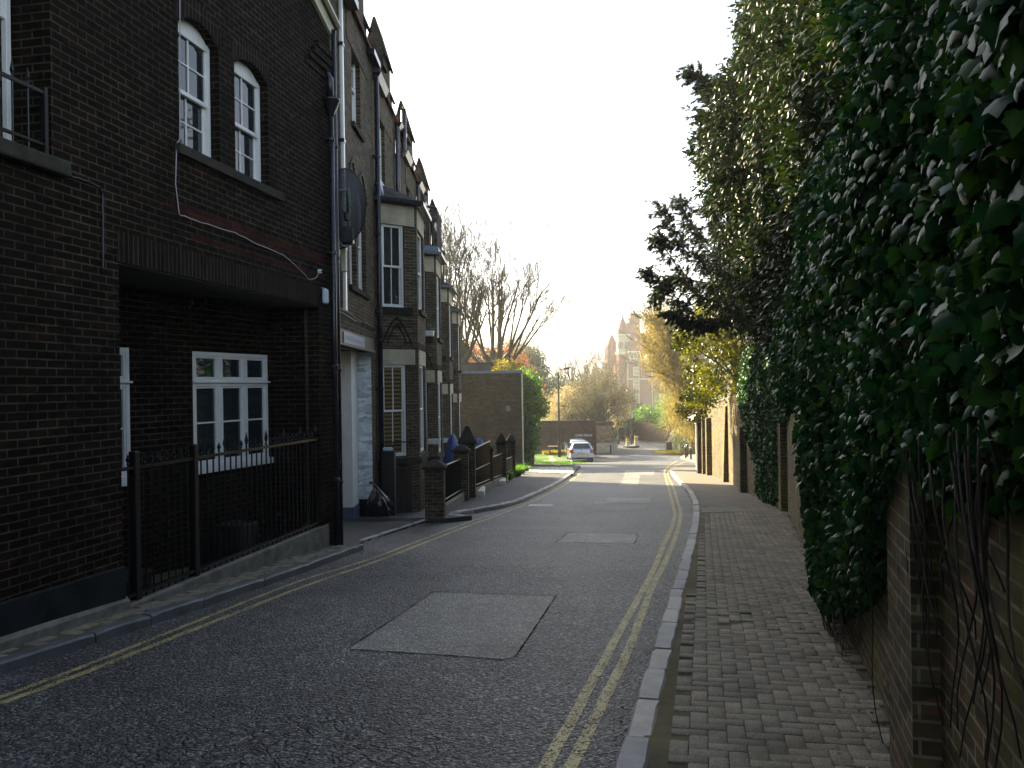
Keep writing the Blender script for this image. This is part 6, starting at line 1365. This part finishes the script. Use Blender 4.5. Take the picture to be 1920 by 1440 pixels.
# golden willow leaning over the junction
WYs = 56.0
wb = at(1318, 845, WYs); th = thing('willow_tree', (wb.x, WYs, g(WYs)), 'golden leaning willow with hanging catkins beyond the porch', 'tree'); mb = MB(); r_ = random.Random(9)
tr = smoothline([Vector((wb.x, WYs, g(WYs))), at(1308,812,WYs), at(1292,765,WYs), at(1276,725,WYs), at(1262,695,WYs), at(1250,650,WYs), at(1238,610,WYs)], 4); mb.tube(tr, [.26*(1-.75*i/len(tr)) for i in range(len(tr))], 10); build(mb, 'trunk', M['bark'], th, smooth=True)
mb = MB(); E = []
for i in range(6, len(tr), 1):
    for k in range(3): limb(mb, tr[i], Vector((r_.uniform(-1,.9), r_.uniform(-.8,.8), r_.uniform(.1,1))), 2.6*r_.uniform(.6,1.1), .06, 2, r_, .15, .7, (3,4), .6, E, seg=5, wob=.2, minr=.01)
build(mb, 'branches', M['bark'], th, smooth=True)
rw = np.random.default_rng(6); WPoly = [(1212,640),(1218,590),(1235,572),(1262,590),(1290,610),(1312,660),(1322,720),(1325,800),(1300,815),(1265,800),(1258,770),(1262,730),(1235,700),(1215,680)]
CW = np.array(fill(WPoly, lambda x, y: (54.0,59.0), 330, 97, wall=False)); nW = 42000; idx = rw.integers(0, len(CW), nW)
leafmesh('catkins', CW[idx]+rw.normal(0,1,(nW,3))*np.array([.42,.5,.5]), np.array([0,0,-.75])+rw.normal(0,.5,(nW,3)), unit(nW, rw), .20*rw.uniform(.6,1.4,nW), 'sliver', 'willow', th)
# fence panels behind the far corner
fy = 70.0
fn = thing('wooden_fence', (ray(1295,840)[0]*fy, fy, g(fy)), 'pale timber fence with square posts behind the far corner verge', 'fence')
for (pa_, pb_, zz) in ((1276,1291,815),(1295,1313,812),(1314,1345,810)):
    mb = MB(); mb.box(ray(pa_,830)[0]*fy, ray(pb_,830)[0]*fy-.06, fy, fy+.05, g(fy)+.05, zpx(zz,pa_,fy)); build(mb, 'panel', M['palewood'], fn)
for px in (1275,1293,1313): mb = MB(); x_ = ray(px,830)[0]*fy; mb.box(x_-.08,x_+.08,fy-.06,fy+.1,g(fy)-.1,zpx(811,px,fy)); build(mb, 'post', M['cream'], fn)
# far boundary wall under the bushes
fb = thing('boundary_wall', (ray(1210,825)[0]*88, 88, g(88)), 'low hazy brick wall curving along the far side of the junction', 'wall')
pts = [(1147,806,96),(1170,812,92),(1200,824,90),(1240,832,86),(1262,838,84),(1330,846,80)]
mb = MB()
for (xa, ya, Ya), (xb, yb, Yb) in zip(pts, pts[1:]):
    a, b = ray(xa,ya)[0]*Ya, ray(xb,yb)[0]*Yb; za, zb_ = g(Ya)+1.9, g(Yb)+1.7
    mb.hexa([(a,Ya,g(Ya)-.3),(b,Yb,g(Yb)-.3),(b,Yb+.35,g(Yb)-.3),(a,Ya+.35,g(Ya)-.3),(a,Ya,za),(b,Yb,zb_),(b,Yb+.35,zb_),(a,Ya+.35,za)])
build(mb, 'wall', M['oldwall'], fb)
polyground('grass_verge', [(ray(1000,800)[0]*75,74.6,0),(ray(1140,800)[0]*76,74.6,0),(ray(1150,800)[0]*96,97,0),(30,100,0),(60,160,0),(-60,160,0),(-60,74.6,0)], .35, M['grass'], thick=.5, world=True)

# ================= red mansion with turret =================
MY = 190.0
def mx_(px): return ray(px,700)[0]*MY
def mz(py, px=1190): return ray(px,py)[1]*MY
rm = thing('red_mansion', (mx_(1210), MY+8, g(MY)), 'tall hazy red-brick mansion block with a conical turret roof and dormers', 'mansion block')
mb = MB(); mb.box(mx_(1175), mx_(1330), MY, MY+16, g(MY)-.5, mz(674)); mb.box(mx_(1157), mx_(1176), MY+3, MY+16, g(MY)-.5, mz(680)); build(mb, 'wall', M['redbrick'], rm)
def oct_(cx, cy_, r, z0, z1, r2=None): 
    r2 = r if r2 is None else r2; m_ = MB(); m_.lathe((cx,cy_,z0), [(r,0),(r2,z1-z0)], 8); return m_
tc, tr_ = mx_(1171.5), (mx_(1187)-mx_(1158))/2*.96
m_ = oct_(tc, MY+2.5, tr_*.92, g(MY), mz(660)); build(m_, 'turret_shaft', M['redbrick'], rm)
m_ = oct_(tc, MY+2.5, tr_*.94, mz(660)+.01, mz(630)); build(m_, 'turret_lantern', M['stone'], rm)
for k in (0,):
    for a in range(8):
        an = a*math.pi/4+math.pi/8; x_, y_ = tc+math.cos(an)*tr_*.87, MY+2.5+math.sin(an)*tr_*.87; F_ = Frame((x_,y_), (-math.sin(an), math.cos(an)))
        m_ = MB(); m_.fbox(F_, -.42,.42, mz(653), mz(640), -.05,.08); build(m_, 'window', M['glass'], rm)
m_ = MB(); m_.lathe((tc,MY+2.5,mz(630)), [(tr_*.95,0),(tr_*1.1,.25),(tr_*1.1,.5),(tr_*1.0,.55)], 8); build(m_, 'turret_cornice', M['cream'], rm)
m_ = MB(); m_.lathe((tc,MY+2.5,mz(660)-.5), [(tr_*.93,0),(tr_*1.04,.2),(tr_*1.04,.5),(tr_*.93,.6)], 8); build(m_, 'turret_band', M['cream'], rm)
z_ = mz(630)+.56; m_ = MB(); m_.lathe((tc,MY+2.5,z_), [(tr_*1.02,0),(tr_*.55,(mz(594)-z_)*.55),(.25,mz(594)-z_)], 8); build(m_, 'turret_roof', M['tile'], rm)
m_ = MB(); m_.lathe((tc,MY+2.5,mz(594)), [(.5,-.8),(.02,mz(586)-mz(594)+.6)], 8); build(m_, 'finial', M['lead'], rm)
# smaller turret roof behind on the left
m_ = MB(); m_.lathe((mx_(1157),MY+9,mz(650)), [(1.9,0),(.1,mz(622)-mz(650))], 8); build(m_, 'rear_turret_roof', M['tile'], rm); m_ = oct_(mx_(1157), MY+9, 1.7, g(MY), mz(650)); build(m_, 'rear_turret', M['redbrick'], rm)
m_ = MB(); x0, x1 = mx_(1184), mx_(1330); m_.hexa([(x0,MY-.2,mz(660)),(x1,MY-.2,mz(660)),(x1,MY+16,mz(660)),(x0,MY+16,mz(660)),(x0+2.6,MY+6,mz(622)),(x1,MY+6,mz(622)),(x1,MY+10,mz(622)),(x0+2.6,MY+10,mz(622))]); build(m_, 'roof', M['tile'], rm)
m_ = MB(); m_.box(mx_(1180), mx_(1206), MY-1.2, MY+2, mz(674), mz(661)); build(m_, 'dormer', M['cream'], rm)
for k in range(4): m_ = MB(); xx = mx_(1182+k*6.2); m_.box(xx,xx+.55,MY-1.26,MY-1.2,mz(672),mz(663)); build(m_, 'window', M['glass'], rm)
m_ = MB(); m_.box(mx_(1180)-.3, mx_(1206)+.3, MY-1.5, MY+1, mz(661)+.01, mz(660)+.2); build(m_, 'dormer_cornice', M['white'], rm)
m_ = MB(); m_.hexa([(mx_(1179),MY-1.6,mz(660)+.3),(mx_(1207),MY-1.6,mz(660)+.3),(mx_(1207),MY+4,mz(660)+.3),(mx_(1179),MY+4,mz(660)+.3),(mx_(1186),MY+1,mz(640)),(mx_(1207),MY+1,mz(640)),(mx_(1207),MY+4,mz(640)),(mx_(1186),MY+4,mz(640))]); build(m_, 'dormer_roof', M['tile'], rm)
m_ = MB(); m_.box(mx_(1183), mx_(1190), MY+3, MY+5, mz(650), mz(636)); build(m_, 'dormer', M['lead'], rm)
for (pa_, pb_, pt_) in ((1193,1210,587),(1189,1192.5,594),(1185,1188.5,604)):
    m_ = MB(); m_.box(mx_(pa_), mx_(pb_), MY+7, MY+9.5, mz(640), mz(pt_)); m_.box(mx_(pa_)-.2, mx_(pb_)+.2, MY+6.8, MY+9.7, mz(pt_)+.002, mz(pt_)+.35); build(m_, 'chimney', M['redbrick'], rm)
for k in range(5): m_ = MB(); m_.lathe((mx_(1195+k*3.2),MY+8,mz(587)+.36), [(.16,0),(.12,.9)], 6); build(m_, 'chimney_pot', M['tile'], rm)
for px in (1192, 1240, 1275):
    for (t0, t1) in ((688,705),(713,730),(738,755),(764,781)):
        m_ = MB(); a, b = mx_(px-5), mx_(px+6); m_.box(a,b,MY-.10,MY-.02,mz(t1),mz(t0)); w_ = build(m_, 'window', M['cream'], rm)
        for (u0,u1,v0,v1) in ((.12,.88,.08,.48),(.12,.88,.54,.93)):
            m_ = MB(); za, zb_ = mz(t1), mz(t0); m_.box(a+(b-a)*u0,a+(b-a)*u1,MY-.14,MY-.11,za+(zb_-za)*v0,za+(zb_-za)*v1); build(m_, 'pane', plain('pale_pane', (.32,.31,.22), .3, .2, 1, .05, 10), w_)
for px in (1176, 1197, 1221): m_ = MB(); m_.box(mx_(px), mx_(px+2), MY-.3, MY-.003, g(MY), mz(674)); build(m_, 'pilaster', M['stone'], rm)
m_ = MB(); m_.box(mx_(1175), mx_(1330), MY-.18, MY-.003, mz(712), mz(709)); m_.box(mx_(1174), mx_(1330), MY-.4, MY-.003, mz(678), mz(674)); build(m_, 'string_course', M['stone'], rm)
# tree belt that closes the view far behind
for i, (pa_, pb_, ty, Yf, lb) in enumerate(((800,960,700,150,'far hazy wood left of the outbuilding'),(960,1110,715,150,'far hazy wood behind the lettered wall'),(1100,1170,725,160,'far hazy wood at the foot of the mansion'))):
    C = fill([(pa_,800),(pa_,ty+20),((pa_+pb_)/2,ty),(pb_,ty+15),(pb_,800)], lambda x, y: (Yf,Yf+15), 110, 120+i, wall=False); P_,A__,N_,S__ = clumpleaves(C, 8000, .7, 130+i, (2.6,2.6,2.2)); o = leafmesh('distant_wood', P_,A__,N_,S__, 'kite', 'darkgreen'); o['kind'] = 'stuff'; o['label'] = lb
# weeds and grass tufts
def tufts(name, label, pts, n, h, mat, seed, kind='stuff'):
    r = np.random.default_rng(seed); P=[];A=[];N=[];S=[]
    for _ in range(n):
        i = r.integers(0, len(pts)); c, rad = pts[i]; a = r.uniform(0,6.28); d = rad*math.sqrt(r.random()); x, y = c[0]+d*math.cos(a), c[1]+d*math.sin(a); P.append((x,y,g(y)+.01+(c[2] if len(c)>2 else 0))); A.append((r.normal(0,.35),r.normal(0,.35),1)); N.append(tuple(r.normal(size=3))); S.append(h*r.uniform(.5,1.3))
    o = leafmesh(name, P, A, N, S, 'sliver', mat); o['kind'] = kind; o['label'] = label; return o
vg = [gp(x,y) for x,y in ((990,866),(1005,862),(1020,868),(1035,869),(1060,868),(1055,856),(1050,848),(1010,855),(1000,848),(1068,870),(985,850))]
tufts('grass', 'short grass of the corner verge', [((p.x,p.y,.02),1.1) for p in vg], 12000, .09, 'shrubgreen', 140)
tufts('daffodils', 'sunlit yellow-green flowers along the back of the verge', [((ray(x,843)[0]*69,69,.02),.5) for x in (1030,1040,1050,1056)], 900, .4, 'shrubyellow', 141)
tufts('weeds', 'bright weeds at the foot of the farthest brick piers', [((X6-.0,35.6),.22),((X6+.1,38),.3),((X6+.3,41),.35),((X6+.4,44),.3),((X5+.05,32.5),.12)], 2600, .28, 'shrubgreen', 142)
tufts('grass', 'sunny grass of the far corner verge', [((ray(x,844)[0]*70,70,.03),1.6) for x in (1255,1270,1285,1300,1310)], 5000, .2, 'shrubyellow', 143)
# ================= haze =================
mb = MB(); mb.box(-320, 320, -75, 440, g(80)-1.6, 27)
hz = build(mb, 'haze', None); hz['kind'] = 'stuff'; hz['label'] = 'thin sunlit morning haze'
hm = bpy.data.materials.new('haze_air'); hm.use_nodes = True; n_ = hm.node_tree; n_.nodes.remove(n_.nodes['Principled BSDF']); pv = n_.nodes.new('ShaderNodeVolumePrincipled')
pv.inputs['Color'].default_value = (.95,.95,.93,1); pv.inputs['Density'].default_value = .0008; pv.inputs['Anisotropy'].default_value = .35; n_.links.new(pv.outputs[0], n_.nodes['Material Output'].inputs['Volume']); hz.data.materials.append(hm)
for o in COL.objects:
    for k_ in ('_o', '_w'):
        if k_ in o: del o[k_]
